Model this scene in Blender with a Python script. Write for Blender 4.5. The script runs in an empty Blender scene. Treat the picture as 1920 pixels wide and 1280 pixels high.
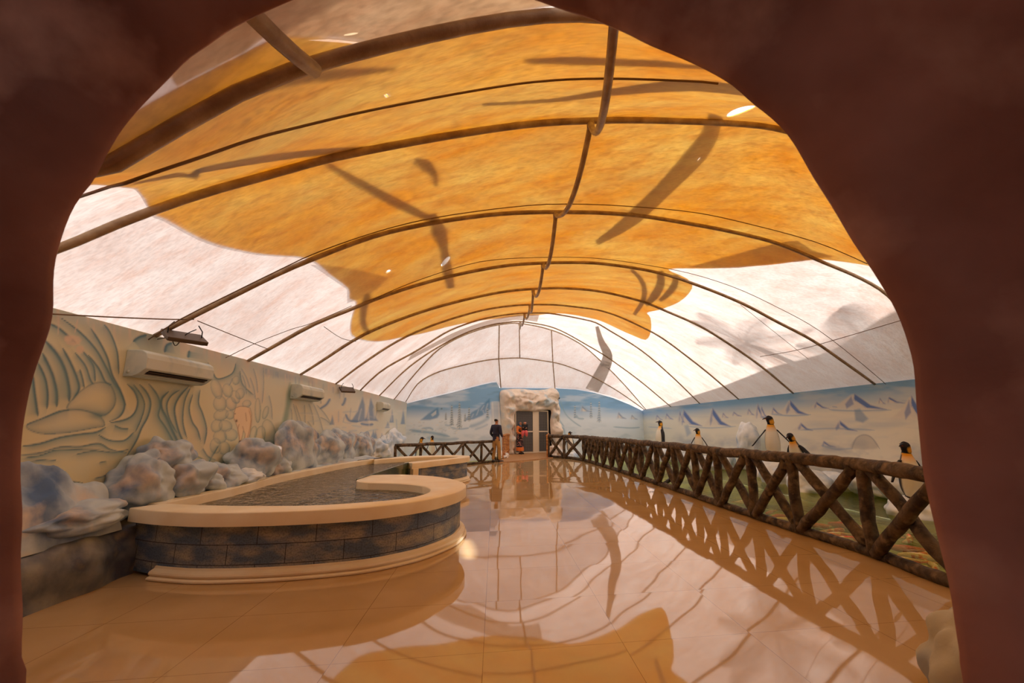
import bpy, bmesh, math, random
import numpy as np
from mathutils import Vector, Matrix, noise
from mathutils.geometry import delaunay_2d_cdt
random.seed(7)
rng = np.random.default_rng(7)
PI = math.pi
# ------------------------------------------------------------------ camera
F = 800.0; W, H_ = 1920.0, 1280.0
VPX, VPY = 928.0, 799.0
EYE = np.array([0.0, 0.0, 1.40])
PITCH = math.atan((VPY-640)/F)
YAW = -math.atan((960-VPX)/(F/math.cos(PITCH)))      # turned to the right
fwd = np.array([math.sin(-YAW)*math.cos(PITCH), math.cos(YAW)*math.cos(PITCH), math.sin(PITCH)])
rgt = np.array([math.cos(YAW), math.sin(YAW), 0.0]); rgt /= np.linalg.norm(rgt)
upv = np.cross(rgt, fwd)
def ray(px, py):
    return fwd*F + rgt*(px-960) - upv*(py-640)
def on_z(px, py, z):
    r = ray(px, py); return EYE + r*((z-EYE[2])/r[2])
def on_x(px, py, x):
    r = ray(px, py); return EYE + r*(x/r[0])
def on_y(px, py, y):
    r = ray(px, py); return EYE + r*(y/r[1])
def on_vert(px, py, A, B):
    """vertical plane through plan points A, B"""
    n = np.array([-(B[1]-A[1]), B[0]-A[0], 0.0]); r = ray(px, py)
    return EYE + r*(np.dot(np.array([A[0], A[1], 0])-EYE, n)/np.dot(r, n))
def proj(P):
    P = np.asarray(P) - EYE
    d = P@fwd; d = np.where(np.abs(d) < 1e-3, 1e-3, d)
    return 960 + F*(P@rgt)/d, 640 - F*(P@upv)/d, d
cd = bpy.data.cameras.new('camera'); cam = bpy.data.objects.new('camera', cd)
bpy.context.scene.collection.objects.link(cam)
cd.sensor_width = 36; cd.lens = F/W*36; cd.clip_start = 0.05; cd.clip_end = 400
cam.matrix_world = Matrix(((rgt[0], upv[0], -fwd[0], EYE[0]), (rgt[1], upv[1], -fwd[1], EYE[1]),
                           (rgt[2], upv[2], -fwd[2], EYE[2]), (0, 0, 0, 1)))
cd.dof.use_dof = True; cd.dof.focus_distance = 8.0; cd.dof.aperture_fstop = 5.6
sc = bpy.context.scene; sc.camera = cam
# ------------------------------------------------------------------ light
vs = sc.view_settings
vs.view_transform = 'Standard'; vs.look = 'None'; vs.gamma = 1.0; vs.use_curve_mapping = False
vs.exposure = -0.26
sc.cycles.max_bounces = 14; sc.cycles.diffuse_bounces = 9; sc.cycles.transmission_bounces = 10; sc.cycles.glossy_bounces = 5
world = bpy.data.worlds.new('sky'); sc.world = world; world.use_nodes = True
wb = world.node_tree.nodes['Background']
wb.inputs[0].default_value = (0.98, 0.97, 1.0, 1); wb.inputs[1].default_value = 2.1
SUN_DIR = Vector((0.52, -0.20, 0.83)).normalized()
sl = bpy.data.lights.new('sun', 'SUN'); sl.energy = 9.0; sl.angle = math.radians(1.2); sl.color = (1.0, .965, .92)
so = bpy.data.objects.new('sun', sl); sc.collection.objects.link(so)
so.rotation_euler = SUN_DIR.to_track_quat('Z', 'Y').to_euler(); so.location = (6, 8, 14)
# ------------------------------------------------------------------ helpers
COL = sc.collection
def tag(o, label=None, cat=None, group=None, kind=None):
    if label: o['label'] = label
    if cat: o['category'] = cat
    if group: o['group'] = group
    if kind: o['kind'] = kind
    return o
def empty(name, loc, label, cat, group=None, rz=0):
    o = bpy.data.objects.new(name, None); COL.objects.link(o); o.location = loc; o.rotation_euler[2] = rz
    o.empty_display_size = .1
    return tag(o, label, cat, group)
def obj(name, verts, faces, mat, parent=None, smooth=True, world_coords=True):
    me = bpy.data.meshes.new(name)
    me.from_pydata([tuple(map(float, v)) for v in verts], [], faces)
    me.materials.append(mat)
    if smooth: me.polygons.foreach_set('use_smooth', [True]*len(me.polygons))
    me.update()
    o = bpy.data.objects.new(name, me); COL.objects.link(o)
    if parent:
        o.parent = parent
        if world_coords:
            bpy.context.view_layer.update()
            o.matrix_parent_inverse = parent.matrix_world.inverted()
    return o
class MB:
    def __init__(s): s.v = []; s.f = []
    def add(s, v, f):
        n = len(s.v); s.v += [tuple(map(float, p)) for p in v]; s.f += [tuple(i+n for i in q) for q in f]; return s
    def box(s, c, d, ax=None):
        c = np.array(c, float); d = np.array(d, float)/2
        ax = np.eye(3) if ax is None else np.array(ax)
        vv = [c + ax[0]*d[0]*i + ax[1]*d[1]*j + ax[2]*d[2]*k for k in (-1, 1) for j in (-1, 1) for i in (-1, 1)]
        return s.add(vv, [(0, 2, 3, 1), (4, 5, 7, 6), (0, 1, 5, 4), (1, 3, 7, 5), (3, 2, 6, 7), (2, 0, 4, 6)])
    def tube(s, pts, r, n=10, rough=0.0, cap=True, seed=0.0, sc_=7.0, flat=None):
        pts = [np.array(p, float) for p in pts]; m = len(pts)
        rr = r if hasattr(r, '__len__') else [r]*m
        prev = None; vv = []
        for i, p in enumerate(pts):
            t = pts[min(i+1, m-1)] - pts[max(i-1, 0)]; t /= (np.linalg.norm(t)+1e-9)
            if prev is None:
                a = np.array([0, 0, 1.0]) if abs(t[2]) < .9 else np.array([1.0, 0, 0])
            else: a = prev
            u = a - t*np.dot(a, t); u /= np.linalg.norm(u); w = np.cross(t, u); prev = u
            for k in range(n):
                an = 2*PI*k/n; q = u*math.cos(an)+w*math.sin(an)
                k2 = rr[i]
                if rough:
                    k2 = rr[i]*(1+rough*noise.noise(Vector(p*sc_+q*1.5)+Vector((seed, 0, 0))) + rough*.6*noise.noise(Vector(p*sc_*3+q*3)+Vector((seed, 3, 0))))
                vv.append(p+q*k2)
        ff = [(i*n+k, i*n+(k+1) % n, (i+1)*n+(k+1) % n, (i+1)*n+k) for i in range(m-1) for k in range(n)]
        if cap: ff += [tuple(range(n))[::-1], tuple((m-1)*n+k for k in range(n))]
        return s.add(vv, ff)
    def build(s, name, mat, parent=None, smooth=True): return obj(name, s.v, s.f, mat, parent, smooth)
def auto_smooth(o, ang=35):
    o.data.set_sharp_from_angle(angle=math.radians(ang)); return o
def bevel(o, w=.01, seg=2):
    m = o.modifiers.new('bevel', 'BEVEL'); m.width = w; m.segments = seg; m.limit_method = 'ANGLE'; return o
def pchip(x, y, xi):
    x = np.array(x, float); y = np.array(y, float); h = np.diff(x); d = np.diff(y)/h
    m = np.zeros_like(y)
    for i in range(1, len(x)-1):
        if d[i-1]*d[i] > 0:
            w1 = 2*h[i]+h[i-1]; w2 = h[i]+2*h[i-1]; m[i] = (w1+w2)/(w1/d[i-1]+w2/d[i])
    m[0] = d[0]; m[-1] = d[-1]
    xi = np.clip(xi, x[0], x[-1]); k = np.clip(np.searchsorted(x, xi)-1, 0, len(x)-2)
    t = (xi-x[k])/h[k]
    return (2*t**3-3*t**2+1)*y[k]+(t**3-2*t**2+t)*h[k]*m[k]+(-2*t**3+3*t**2)*y[k+1]+(t**3-t**2)*h[k]*m[k+1]
def catmull(pts, n=8, closed=False):
    P = [np.array(p, float) for p in pts]; out = []; m = len(P)
    for i in range(m if closed else m-1):
        if closed: a, b, c, d = P[i-1], P[i], P[(i+1) % m], P[(i+2) % m]
        else: a, b, c, d = P[max(i-1, 0)], P[i], P[i+1], P[min(i+2, m-1)]
        for k in range(n):
            t = k/n
            out.append(.5*((2*b)+(c-a)*t+(2*a-5*b+4*c-d)*t*t+(3*b-a-3*c+d)*t**3))
    if not closed: out.append(P[-1])
    return out
def resample(pts, n):
    P = np.array(pts); L = np.r_[0, np.cumsum(np.linalg.norm(np.diff(P, axis=0), axis=1))]
    t = np.linspace(0, L[-1], n)
    return np.stack([np.interp(t, L, P[:, i]) for i in range(P.shape[1])], 1)
# ------------------------------------------------------------------ materials
def newmat(name):
    m = bpy.data.materials.new(name); m.use_nodes = True; nt = m.node_tree
    return m, nt, nt.nodes, nt.links, nt.nodes['Principled BSDF']
def s2l(c): return tuple((x/255/12.92 if x/255 <= .04045 else ((x/255+.055)/1.055)**2.4) for x in c)
def mat(name, col, rough=.6, col2=None, scale=4.0, mix=(.35, .65), bump=0.0, bscale=20.0, metal=0.0, spec=.5, detail=5, col3=None, scale3=20, stretch=(1, 1, 1), coat=0):
    m, nt, N, L, b = newmat(name)
    b.inputs['Roughness'].default_value = rough; b.inputs['Metallic'].default_value = metal
    b.inputs['Specular IOR Level'].default_value = spec; b.inputs['Coat Weight'].default_value = coat
    c = (*s2l(col), 1); b.inputs['Base Color'].default_value = c
    tc = N.new('ShaderNodeTexCoord'); mp = N.new('ShaderNodeMapping'); mp.inputs['Scale'].default_value = stretch
    L.new(tc.outputs['Object'], mp.inputs[0])
    out = None
    if col2:
        nz = N.new('ShaderNodeTexNoise'); nz.inputs['Scale'].default_value = scale; nz.inputs['Detail'].default_value = detail
        L.new(mp.outputs[0], nz.inputs['Vector'])
        rp = N.new('ShaderNodeValToRGB'); rp.color_ramp.elements[0].position = mix[0]; rp.color_ramp.elements[1].position = mix[1]
        rp.color_ramp.elements[0].color = c; rp.color_ramp.elements[1].color = (*s2l(col2), 1)
        L.new(nz.outputs['Fac'], rp.inputs[0]); out = rp.outputs[0]
        if col3:
            n3 = N.new('ShaderNodeTexNoise'); n3.inputs['Scale'].default_value = scale3; n3.inputs['Detail'].default_value = 6
            L.new(mp.outputs[0], n3.inputs['Vector'])
            r3 = N.new('ShaderNodeValToRGB'); r3.color_ramp.elements[0].position = .52; r3.color_ramp.elements[1].position = .68
            L.new(n3.outputs['Fac'], r3.inputs[0])
            mx = N.new('ShaderNodeMix'); mx.data_type = 'RGBA'; L.new(r3.outputs[0], mx.inputs[0]); L.new(out, mx.inputs[6])
            mx.inputs[7].default_value = (*s2l(col3), 1); out = mx.outputs[2]
        L.new(out, b.inputs['Base Color'])
    if bump:
        nb = N.new('ShaderNodeTexNoise'); nb.inputs['Scale'].default_value = bscale; nb.inputs['Detail'].default_value = 8
        L.new(mp.outputs[0], nb.inputs['Vector'])
        bp = N.new('ShaderNodeBump'); bp.inputs['Strength'].default_value = bump; bp.inputs['Distance'].default_value = .02
        L.new(nb.outputs['Fac'], bp.inputs['Height']); L.new(bp.outputs[0], b.inputs['Normal'])
    return m
def attrmat(name, rough=.75, bump=0.0, bscale=60, spec=.3):
    m, nt, N, L, b = newmat(name)
    a = N.new('ShaderNodeAttribute'); a.attribute_name = 'paint'
    L.new(a.outputs['Color'], b.inputs['Base Color']); b.inputs['Roughness'].default_value = rough
    b.inputs['Specular IOR Level'].default_value = spec
    if bump:
        tc = N.new('ShaderNodeTexCoord'); nb = N.new('ShaderNodeTexNoise'); nb.inputs['Scale'].default_value = bscale; nb.inputs['Detail'].default_value = 6
        L.new(tc.outputs['Object'], nb.inputs['Vector'])
        bp = N.new('ShaderNodeBump'); bp.inputs['Strength'].default_value = bump; bp.inputs['Distance'].default_value = .01
        L.new(nb.outputs['Fac'], bp.inputs['Height']); L.new(bp.outputs[0], b.inputs['Normal'])
    return m
def setpaint(o, cols):
    a = o.data.color_attributes.new('paint', 'FLOAT_COLOR', 'POINT')
    c = np.ones((len(cols), 4), np.float32); c[:, :3] = cols; a.data.foreach_set('color', c.ravel())
def fabric(name, col, col2, scale=1.5, stain=None, tears=(), gap=0.0, stretch=(1, 1, 1), stainpos=(.5, .7), fine=.25, refl=(.88, .87, .85)):
    """woven cloth that lets light through: translucent, with stains and real tears"""
    m, nt, N, L, b = newmat(name); N.remove(b)
    o = N['Material Output']
    tc = N.new('ShaderNodeTexCoord'); mp = N.new('ShaderNodeMapping'); mp.inputs['Scale'].default_value = stretch
    L.new(tc.outputs['Object'], mp.inputs[0])
    nz = N.new('ShaderNodeTexNoise'); nz.inputs['Scale'].default_value = scale; nz.inputs['Detail'].default_value = 9; nz.inputs['Roughness'].default_value = .62
    L.new(mp.outputs[0], nz.inputs['Vector'])
    rp = N.new('ShaderNodeValToRGB'); e = rp.color_ramp.elements
    e[0].position = .35; e[0].color = (*col, 1); e[1].position = .66; e[1].color = (*col2, 1)
    L.new(nz.outputs['Fac'], rp.inputs[0]); c = rp.outputs[0]
    if stain:
        n2 = N.new('ShaderNodeTexNoise'); n2.inputs['Scale'].default_value = 5.0; n2.inputs['Detail'].default_value = 10; n2.inputs['Roughness'].default_value = .75
        m2 = N.new('ShaderNodeMapping'); m2.inputs['Scale'].default_value = (.35, 1.3, .6); L.new(tc.outputs['Object'], m2.inputs[0]); L.new(m2.outputs[0], n2.inputs['Vector'])
        r2 = N.new('ShaderNodeValToRGB'); r2.color_ramp.elements[0].position = stainpos[0]; r2.color_ramp.elements[1].position = stainpos[1]
        r2.color_ramp.elements[0].color = (0, 0, 0, 1); r2.color_ramp.elements[1].color = (.75, .75, .75, 1)
        L.new(n2.outputs['Fac'], r2.inputs[0])
        mx = N.new('ShaderNodeMix'); mx.data_type = 'RGBA'; L.new(r2.outputs[0], mx.inputs[0]); L.new(c, mx.inputs[6]); mx.inputs[7].default_value = (*stain, 1)
        c = mx.outputs[2]
    if fine:
        n4 = N.new('ShaderNodeTexNoise'); n4.inputs['Scale'].default_value = 22.0; n4.inputs['Detail'].default_value = 6
        m4 = N.new('ShaderNodeMapping'); m4.inputs['Scale'].default_value = (.5, 2.2, 1); L.new(tc.outputs['Object'], m4.inputs[0]); L.new(m4.outputs[0], n4.inputs['Vector'])
        r4 = N.new('ShaderNodeMapRange'); r4.inputs[1].default_value = .3; r4.inputs[2].default_value = .6; r4.inputs[3].default_value = 1-fine; r4.inputs[4].default_value = 1.0
        L.new(n4.outputs['Fac'], r4.inputs[0])
        mm = N.new('ShaderNodeMix'); mm.data_type = 'RGBA'; mm.blend_type = 'MULTIPLY'; mm.inputs[0].default_value = 1
        L.new(c, mm.inputs[6]); L.new(r4.outputs[0], mm.inputs[7]); c = mm.outputs[2]
    tr = N.new('ShaderNodeBsdfTranslucent'); L.new(c, tr.inputs[0])
    df = N.new('ShaderNodeBsdfDiffuse'); df.inputs[0].default_value = (*refl, 1)
    ad = N.new('ShaderNodeMixShader'); ad.inputs[0].default_value = .42; L.new(tr.outputs[0], ad.inputs[1]); L.new(df.outputs[0], ad.inputs[2])
    sh = ad.outputs[0]
    if gap:
        tp = N.new('ShaderNodeBsdfTransparent'); mxg = N.new('ShaderNodeMixShader'); mxg.inputs[0].default_value = gap
        L.new(sh, mxg.inputs[1]); L.new(tp.outputs[0], mxg.inputs[2]); sh = mxg.outputs[0]
    L.new(sh, o.inputs[0])
    return m
M = {}
M['membrane'] = fabric('membrane_cloth', (.58, .455, .40), (.70, .61, .555), 1.6, stain=(.54, .31, .23), stainpos=(.46, .74), fine=.22, stretch=(.6, 1, .6))
M['orange'] = fabric('orange_cloth', (1.0, .38, .0), (1.0, .66, .13), 1.3, stain=(.55, .23, .02), stainpos=(.5, .8), fine=.4, stretch=(.5, 1, .5))
M['greyclothshade'] = fabric('grey_cloth_shade', (.60, .54, .50), (.7, .63, .58), 2.0, fine=.1)  # grey cloth tone, also for strips standing in for roof shadows
M['tanshade'] = fabric('tan_shade_cloth', (.74, .50, .27), (.82, .58, .34), 2.0, fine=.3)  # tan tone that stands in for shade on the plain roof cloth
M['thinshade'] = fabric('thin_shade_cloth', (.76, .70, .64), (.84, .78, .72), 2.0, fine=.1)  # pale tone of the strip added for a broad roof shadow
M['pipe'] = mat('painted_pipe', (176, 152, 116), .45, (140, 112, 80), 6, bump=.15, bscale=40)
M['cable'] = mat('cable', (118, 92, 64), .6)
M['black'] = mat('black_plastic', (22, 20, 20), .45)
M['strap'] = mat('strap_cloth', (90, 84, 78), .8, (70, 62, 55), 5)
M['cave'] = mat('cave_plaster', (178, 122, 104), .6, (118, 70, 56), 1.8, mix=(.32, .68), bump=.5, bscale=5, col3=(198, 148, 128), scale3=2.6, spec=.3)
M['coping'] = mat('cream_coping', (246, 238, 212), .42, (238, 224, 190), 3, bump=.05, bscale=30)
M['bark'] = mat('bark', (98, 80, 56), .7, (40, 28, 18), 7, mix=(.36, .62), bump=1.0, bscale=16, col3=(122, 102, 74), scale3=10)
M['rock'] = mat('painted_rock', (192, 208, 218), .7, (80, 110, 152), 1.9, mix=(.44, .66), bump=.3, bscale=6, col3=(214, 202, 190), scale3=2.4)
M['rockdark'] = mat('painted_dark_rock', (146, 150, 150), .65, (52, 68, 100), 2.2, mix=(.36, .56), bump=.8, bscale=6, col3=(196, 178, 136), scale3=2.2)
M['iceblue'] = mat('ice_paint', (232, 238, 240), .65, (130, 168, 204), 2.2, mix=(.42, .75), bump=.3, bscale=10)
M['snow'] = mat('snow_plaster', (238, 226, 208), .7, (222, 206, 190), 3, bump=.4, bscale=9, col3=(190, 206, 212), scale3=2.0)
M['ac'] = mat('painted_casing', (206, 210, 196), .5, (140, 168, 176), 3.5, mix=(.5, .8), bump=.03)
M['dark'] = mat('unlit_black', (20, 16, 14), .9)  # black tone for the unlit opening behind the gate
M['white'] = mat('white_metal', (222, 206, 178), .45)
M['lattice'] = mat('grey_lattice', (120, 116, 112), .5)
M['wood'] = mat('orange_wood', (214, 150, 76), .55, (150, 84, 34), 5, bump=.2, bscale=18, stretch=(1, 1, 4))
M['deck'] = mat('deck_wood', (186, 142, 92), .5, (160, 116, 72), 4, stretch=(1, 6, 1), bump=.2)
M['glass_lens'] = mat('lamp_glass', (190, 170, 140), .15)
M['pgreen'] = mat('green_glass', (34, 62, 34), .12, spec=.8)

# ------------------------------------------------------------------ setting out
XL, XR, ZT = -4.01, 9.55, 2.45
cornL = on_x(763, 756, XL); cornR = on_x(1205, 770, XR)
FL = cornL[:2]; FR = cornR[:2]
# floor edge: fence foot line, traced on the floor plane
fence_px = [(1800, 1108), (1780, 1100), (1640, 1045), (1500, 1000), (1417, 972), (1340, 946), (1240, 911), (1150, 881), (1110, 868.5), (1085, 862.5), (1062, 859.5), (1040, 858), (1028, 857.5)]
fence_line = [on_z(x, y, 0)[:2] for x, y in fence_px]
fl = np.array(fence_line)
fl = np.vstack([[fl[1, 0]+.05, .2], fl[1:]])
lf_a = on_z(742, 832, .86)[:2]; lf_b = on_z(934, 824.3, .86)[:2]       # far-left fence plan line
# ================================================================== STRUCTURE
# floor ------------------------------------------------------------
def floor_mat():
    m, nt, N, L, b = newmat('floor_tile')
    tc = N.new('ShaderNodeTexCoord'); sx = N.new('ShaderNodeSeparateXYZ'); L.new(tc.outputs['Object'], sx.inputs[0])
    # joint grid: columns along Y, rows turned by 7 degrees
    def mth(op, a, bb=None):
        n = N.new('ShaderNodeMath'); n.operation = op
        for i, v in enumerate((a, bb)):
            if v is None: continue
            if isinstance(v, (int, float)): n.inputs[i].default_value = v
            else: L.new(v, n.inputs[i])
        return n.outputs[0]
    x1 = -.0434*1.4/.981; step = .915
    u = mth('DIVIDE', mth('SUBTRACT', sx.outputs[0], x1), step)
    row = mth('ADD', sx.outputs[1], mth('MULTIPLY', sx.outputs[0], -TSL))
    v = mth('DIVIDE', mth('SUBTRACT', row, TY0), TST)
    def near_joint(a, half):
        f = mth('FRACT', mth('ADD', a, .5)); return mth('LESS_THAN', mth('ABSOLUTE', mth('SUBTRACT', f, .5)), half)
    j = mth('MAXIMUM', near_joint(u, .0022), near_joint(v, .0022))
    nz = N.new('ShaderNodeTexNoise'); nz.inputs['Scale'].default_value = 1.4; nz.inputs['Detail'].default_value = 8; L.new(tc.outputs['Object'], nz.inputs['Vector'])
    rp = N.new('ShaderNodeValToRGB'); e = rp.color_ramp.elements; e[0].position = .35; e[1].position = .7
    e[0].color = (*s2l((192, 160, 112)), 1); e[1].color = (*s2l((206, 176, 130)), 1); L.new(nz.outputs['Fac'], rp.inputs[0])
    mx = N.new('ShaderNodeMix'); mx.data_type = 'RGBA'; L.new(j, mx.inputs[0]); L.new(rp.outputs[0], mx.inputs[6]); mx.inputs[7].default_value = (*s2l((140, 104, 68)), 1)
    L.new(mx.outputs[2], b.inputs['Base Color']); b.inputs['Roughness'].default_value = .035
    b.inputs['IOR'].default_value = 1.9; b.inputs['Specular IOR Level'].default_value = .5
    # slight per-tile tilt, so reflections break at the joints
    cx = mth('FLOOR', u); cy = mth('FLOOR', v); cb = N.new('ShaderNodeCombineXYZ'); L.new(cx, cb.inputs[0]); L.new(cy, cb.inputs[1])
    wn = N.new('ShaderNodeTexWhiteNoise'); wn.noise_dimensions = '2D'; L.new(cb.outputs[0], wn.inputs['Vector'])
    vm = N.new('ShaderNodeVectorMath'); vm.operation = 'SUBTRACT'; L.new(wn.outputs['Color'], vm.inputs[0]); vm.inputs[1].default_value = (.5, .5, .5)
    sc2 = N.new('ShaderNodeVectorMath'); sc2.operation = 'MULTIPLY'; L.new(vm.outputs[0], sc2.inputs[0]); sc2.inputs[1].default_value = (.010, .010, 0)
    n2 = N.new('ShaderNodeTexNoise'); n2.inputs['Scale'].default_value = .9; n2.inputs['Detail'].default_value = 1; L.new(tc.outputs['Object'], n2.inputs['Vector'])
    bp = N.new('ShaderNodeBump'); bp.inputs['Strength'].default_value = .5; bp.inputs['Distance'].default_value = .010; L.new(n2.outputs['Fac'], bp.inputs['Height'])
    ad = N.new('ShaderNodeVectorMath'); ad.operation = 'ADD'; L.new(bp.outputs[0], ad.inputs[0]); L.new(sc2.outputs[0], ad.inputs[1])
    nn = N.new('ShaderNodeVectorMath'); nn.operation = 'NORMALIZE'; L.new(ad.outputs[0], nn.inputs[0]); L.new(nn.outputs[0], b.inputs['Normal'])
    return m
pA1 = on_z(860, 1227, 0); pA2 = on_z(1410, 1186, 0); pB = on_z(1110, 1118, 0); pD = on_z(1127, 1017.5, 0)
TSL = float((pA2[1]-pA1[1])/(pA2[0]-pA1[0])); TY0 = float(pA1[1]-pA1[0]*TSL)
TST = float(((pD[1]-pD[0]*TSL)-TY0)/3)
print('tile', TSL, TY0, TST, 'corners', FL, FR)
poly = [(-4.3, -4.2), (fl[0][0]+.0, -4.2)] + [tuple(p) for p in fl] + [tuple(on_z(936, 865.5, 0)[:2])] + [tuple(lf_b+(-.0, .12)), tuple(lf_a+np.array([0, .12])), (-4.3, lf_a[1]-.6)]
n = len(poly)
fv = [(x, y, 0) for x, y in poly] + [(x, y, -.9) for x, y in poly]
floor = obj('floor', fv, [tuple(range(n))] + [(i, i+n, (i+1) % n+n, (i+1) % n) for i in range(n)], floor_mat(), smooth=False)
tag(floor, kind='structure')
# ---- murals ------------------------------------------------------
class Canvas:
    """paint on wall vertices; strokes are traced on the photograph and live on the wall"""
    def __init__(s, P, base):
        s.P = P; x, y, _ = proj(P); s.x = x; s.y = y; s.c = np.tile(np.array(s2l(base)), (len(P), 1))
    def mixc(s, a, col):
        a = np.clip(a, 0, 1)[:, None]; s.c = s.c*(1-a)+np.array(s2l(col))*a
    def mixi(s, idx, a, col):
        a = np.clip(a, 0, 1)[:, None]; s.c[idx] = s.c[idx]*(1-a)+np.array(s2l(col))*a
    def nz(s, fx, fy, seed=0, oct=4):
        r = np.zeros(len(s.x)); am = 1.0; t = 0
        g = np.random.default_rng(int(seed))
        for o in range(oct):
            T = g.random((64, 64))
            u = s.x*fx*2**o+seed*3.7; v = s.y*fy*2**o+seed*1.9
            iu = np.floor(u).astype(int); iv = np.floor(v).astype(int); a = u-iu; b = v-iv; a = a*a*(3-2*a); b = b*b*(3-2*b)
            q = lambda i, j: T[(iu+i) % 64, (iv+j) % 64]
            r += am*((q(0, 0)*(1-a)+q(1, 0)*a)*(1-b)+(q(0, 1)*(1-a)+q(1, 1)*a)*b); t += am; am *= .5
        return r/t
    def dist(s, pts, idx):
        X = s.x[idx]; Y = s.y[idx]; best = np.full(len(X), 1e9); side = np.zeros(len(X)); par = np.zeros(len(X))
        m = len(pts)-1
        for k in range(m):
            ax, ay = pts[k]; bx, by = pts[k+1]; dx, dy = bx-ax, by-ay; l2 = dx*dx+dy*dy+1e-9
            t = np.clip(((X-ax)*dx+(Y-ay)*dy)/l2, 0, 1); ex = X-ax-t*dx; ey = Y-ay-t*dy; d = np.hypot(ex, ey)
            w = d < best; best = np.where(w, d, best); side = np.where(w, np.sign(dx*ey-dy*ex), side); par = np.where(w, (k+t)/m, par)
        return best, side, par
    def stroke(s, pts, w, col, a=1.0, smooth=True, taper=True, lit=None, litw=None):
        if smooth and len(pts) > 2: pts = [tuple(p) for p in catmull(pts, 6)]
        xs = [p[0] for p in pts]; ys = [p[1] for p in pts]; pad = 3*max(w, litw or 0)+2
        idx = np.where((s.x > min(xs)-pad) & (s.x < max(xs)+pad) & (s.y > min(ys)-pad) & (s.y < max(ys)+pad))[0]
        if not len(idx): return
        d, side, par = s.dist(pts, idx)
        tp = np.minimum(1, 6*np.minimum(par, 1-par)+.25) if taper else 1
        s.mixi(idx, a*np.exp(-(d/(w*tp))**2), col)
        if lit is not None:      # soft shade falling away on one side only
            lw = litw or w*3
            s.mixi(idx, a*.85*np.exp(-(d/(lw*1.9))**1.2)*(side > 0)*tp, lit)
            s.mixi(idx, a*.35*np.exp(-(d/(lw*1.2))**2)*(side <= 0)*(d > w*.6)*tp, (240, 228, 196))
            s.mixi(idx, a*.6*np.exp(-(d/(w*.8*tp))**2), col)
    def poly(s, pts, col, a=1.0, soft=1.5, smooth=False, fade=None):
        if smooth: pts = [tuple(p) for p in catmull(pts, 6, closed=True)]
        pts = list(pts)+[pts[0]]; xs = [p[0] for p in pts]; ys = [p[1] for p in pts]
        idx = np.where((s.x > min(xs)-4*soft) & (s.x < max(xs)+4*soft) & (s.y > min(ys)-4*soft) & (s.y < max(ys)+4*soft))[0]
        if not len(idx): return
        X = s.x[idx]; Y = s.y[idx]; ins = np.zeros(len(X), bool)
        for k in range(len(pts)-1):
            ax, ay = pts[k]; bx, by = pts[k+1]
            c = ((ay > Y) != (by > Y)) & (X < (bx-ax)*(Y-ay)/((by-ay) if by != ay else 1e-9)+ax); ins ^= c
        d, _, _ = s.dist(pts, idx); sd = np.where(ins, d, -d)
        al = a*np.clip(.5+sd/(2*soft), 0, 1)
        if fade: al = al*np.clip((fade[1]-Y)/(fade[1]-fade[0]), 0, 1)
        s.mixi(idx, al, col)
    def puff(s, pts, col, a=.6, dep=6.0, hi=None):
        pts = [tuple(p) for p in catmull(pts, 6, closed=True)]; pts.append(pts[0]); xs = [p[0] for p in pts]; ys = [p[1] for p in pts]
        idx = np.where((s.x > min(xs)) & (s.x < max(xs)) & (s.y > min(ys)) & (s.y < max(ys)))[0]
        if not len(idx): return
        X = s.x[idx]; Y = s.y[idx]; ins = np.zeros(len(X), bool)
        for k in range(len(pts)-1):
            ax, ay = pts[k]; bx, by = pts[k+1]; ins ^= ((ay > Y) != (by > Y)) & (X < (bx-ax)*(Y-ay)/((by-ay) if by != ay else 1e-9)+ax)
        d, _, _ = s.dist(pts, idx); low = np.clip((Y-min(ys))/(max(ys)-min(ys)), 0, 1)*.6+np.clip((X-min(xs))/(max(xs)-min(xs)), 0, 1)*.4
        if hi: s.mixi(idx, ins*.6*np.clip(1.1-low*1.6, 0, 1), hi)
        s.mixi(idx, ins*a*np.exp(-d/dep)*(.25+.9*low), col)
    def blob(s, cx, cy, rx, ry, col, a=1.0, p=1.0):
        d = ((s.x-cx)/rx)**2+((s.y-cy)/ry)**2; s.mixc(a*np.exp(-d**p), col)
    def mountain(s, cx, top, base, wl, wr, blue=(88, 136, 182), snow=(226, 222, 214), peak=None, seed=1):
        h = base-top; g = random.Random(seed)
        s.poly([(cx-wl, base), (cx-wl*.45, base-h*.45), (cx-wl*.12, top+h*.08), (cx, top), (cx+wr*.3, base-h*.62), (cx+wr*.55, base-h*.3), (cx+wr, base)], snow, .8, 2.0, fade=(base-h*.25, base+1))
        s.poly([(cx, top), (cx+wr*.28, base-h*.62), (cx+wr*.5, base-h*.3), (cx+wr, base-h*.02), (cx+wr*.35, base-h*.12), (cx+wr*.12, base-h*.45), (cx-wr*.02, base-h*.6)], blue, .85, 1.5)
        s.poly([(cx-wl*.10, top+h*.15), (cx-wl*.02, base-h*.35), (cx-wl*.25, base-h*.08), (cx-wl*.3, base-h*.35)], blue, .55, 1.5)
        for k in range(4):
            t = g.uniform(.1, .8); s.stroke([(cx+wr*.05*k, top+h*(.3+.1*k)), (cx+wr*.12*k+2, base-h*.1)], 1.0, snow, .6, smooth=False)
    def tree(s, cx, top, base, w, col=(120, 146, 162), a=.8):
        h = base-top; n = int(max(8, h/2.2)); g = random.Random(int(cx))
        s.stroke([(cx, top), (cx, base)], .8, col, a*.9, smooth=False, taper=False)
        for k in range(n):
            t = (k+.5)/n; ww = w*(.12+.88*t); y = top+t*h*.95
            for sg in (-1, 1):
                s.stroke([(cx, y), (cx+sg*ww*g.uniform(.6, 1), y+h*.05+1)], 1.1, col if k % 2 else (206, 212, 212), a*.8, smooth=False)
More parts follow.
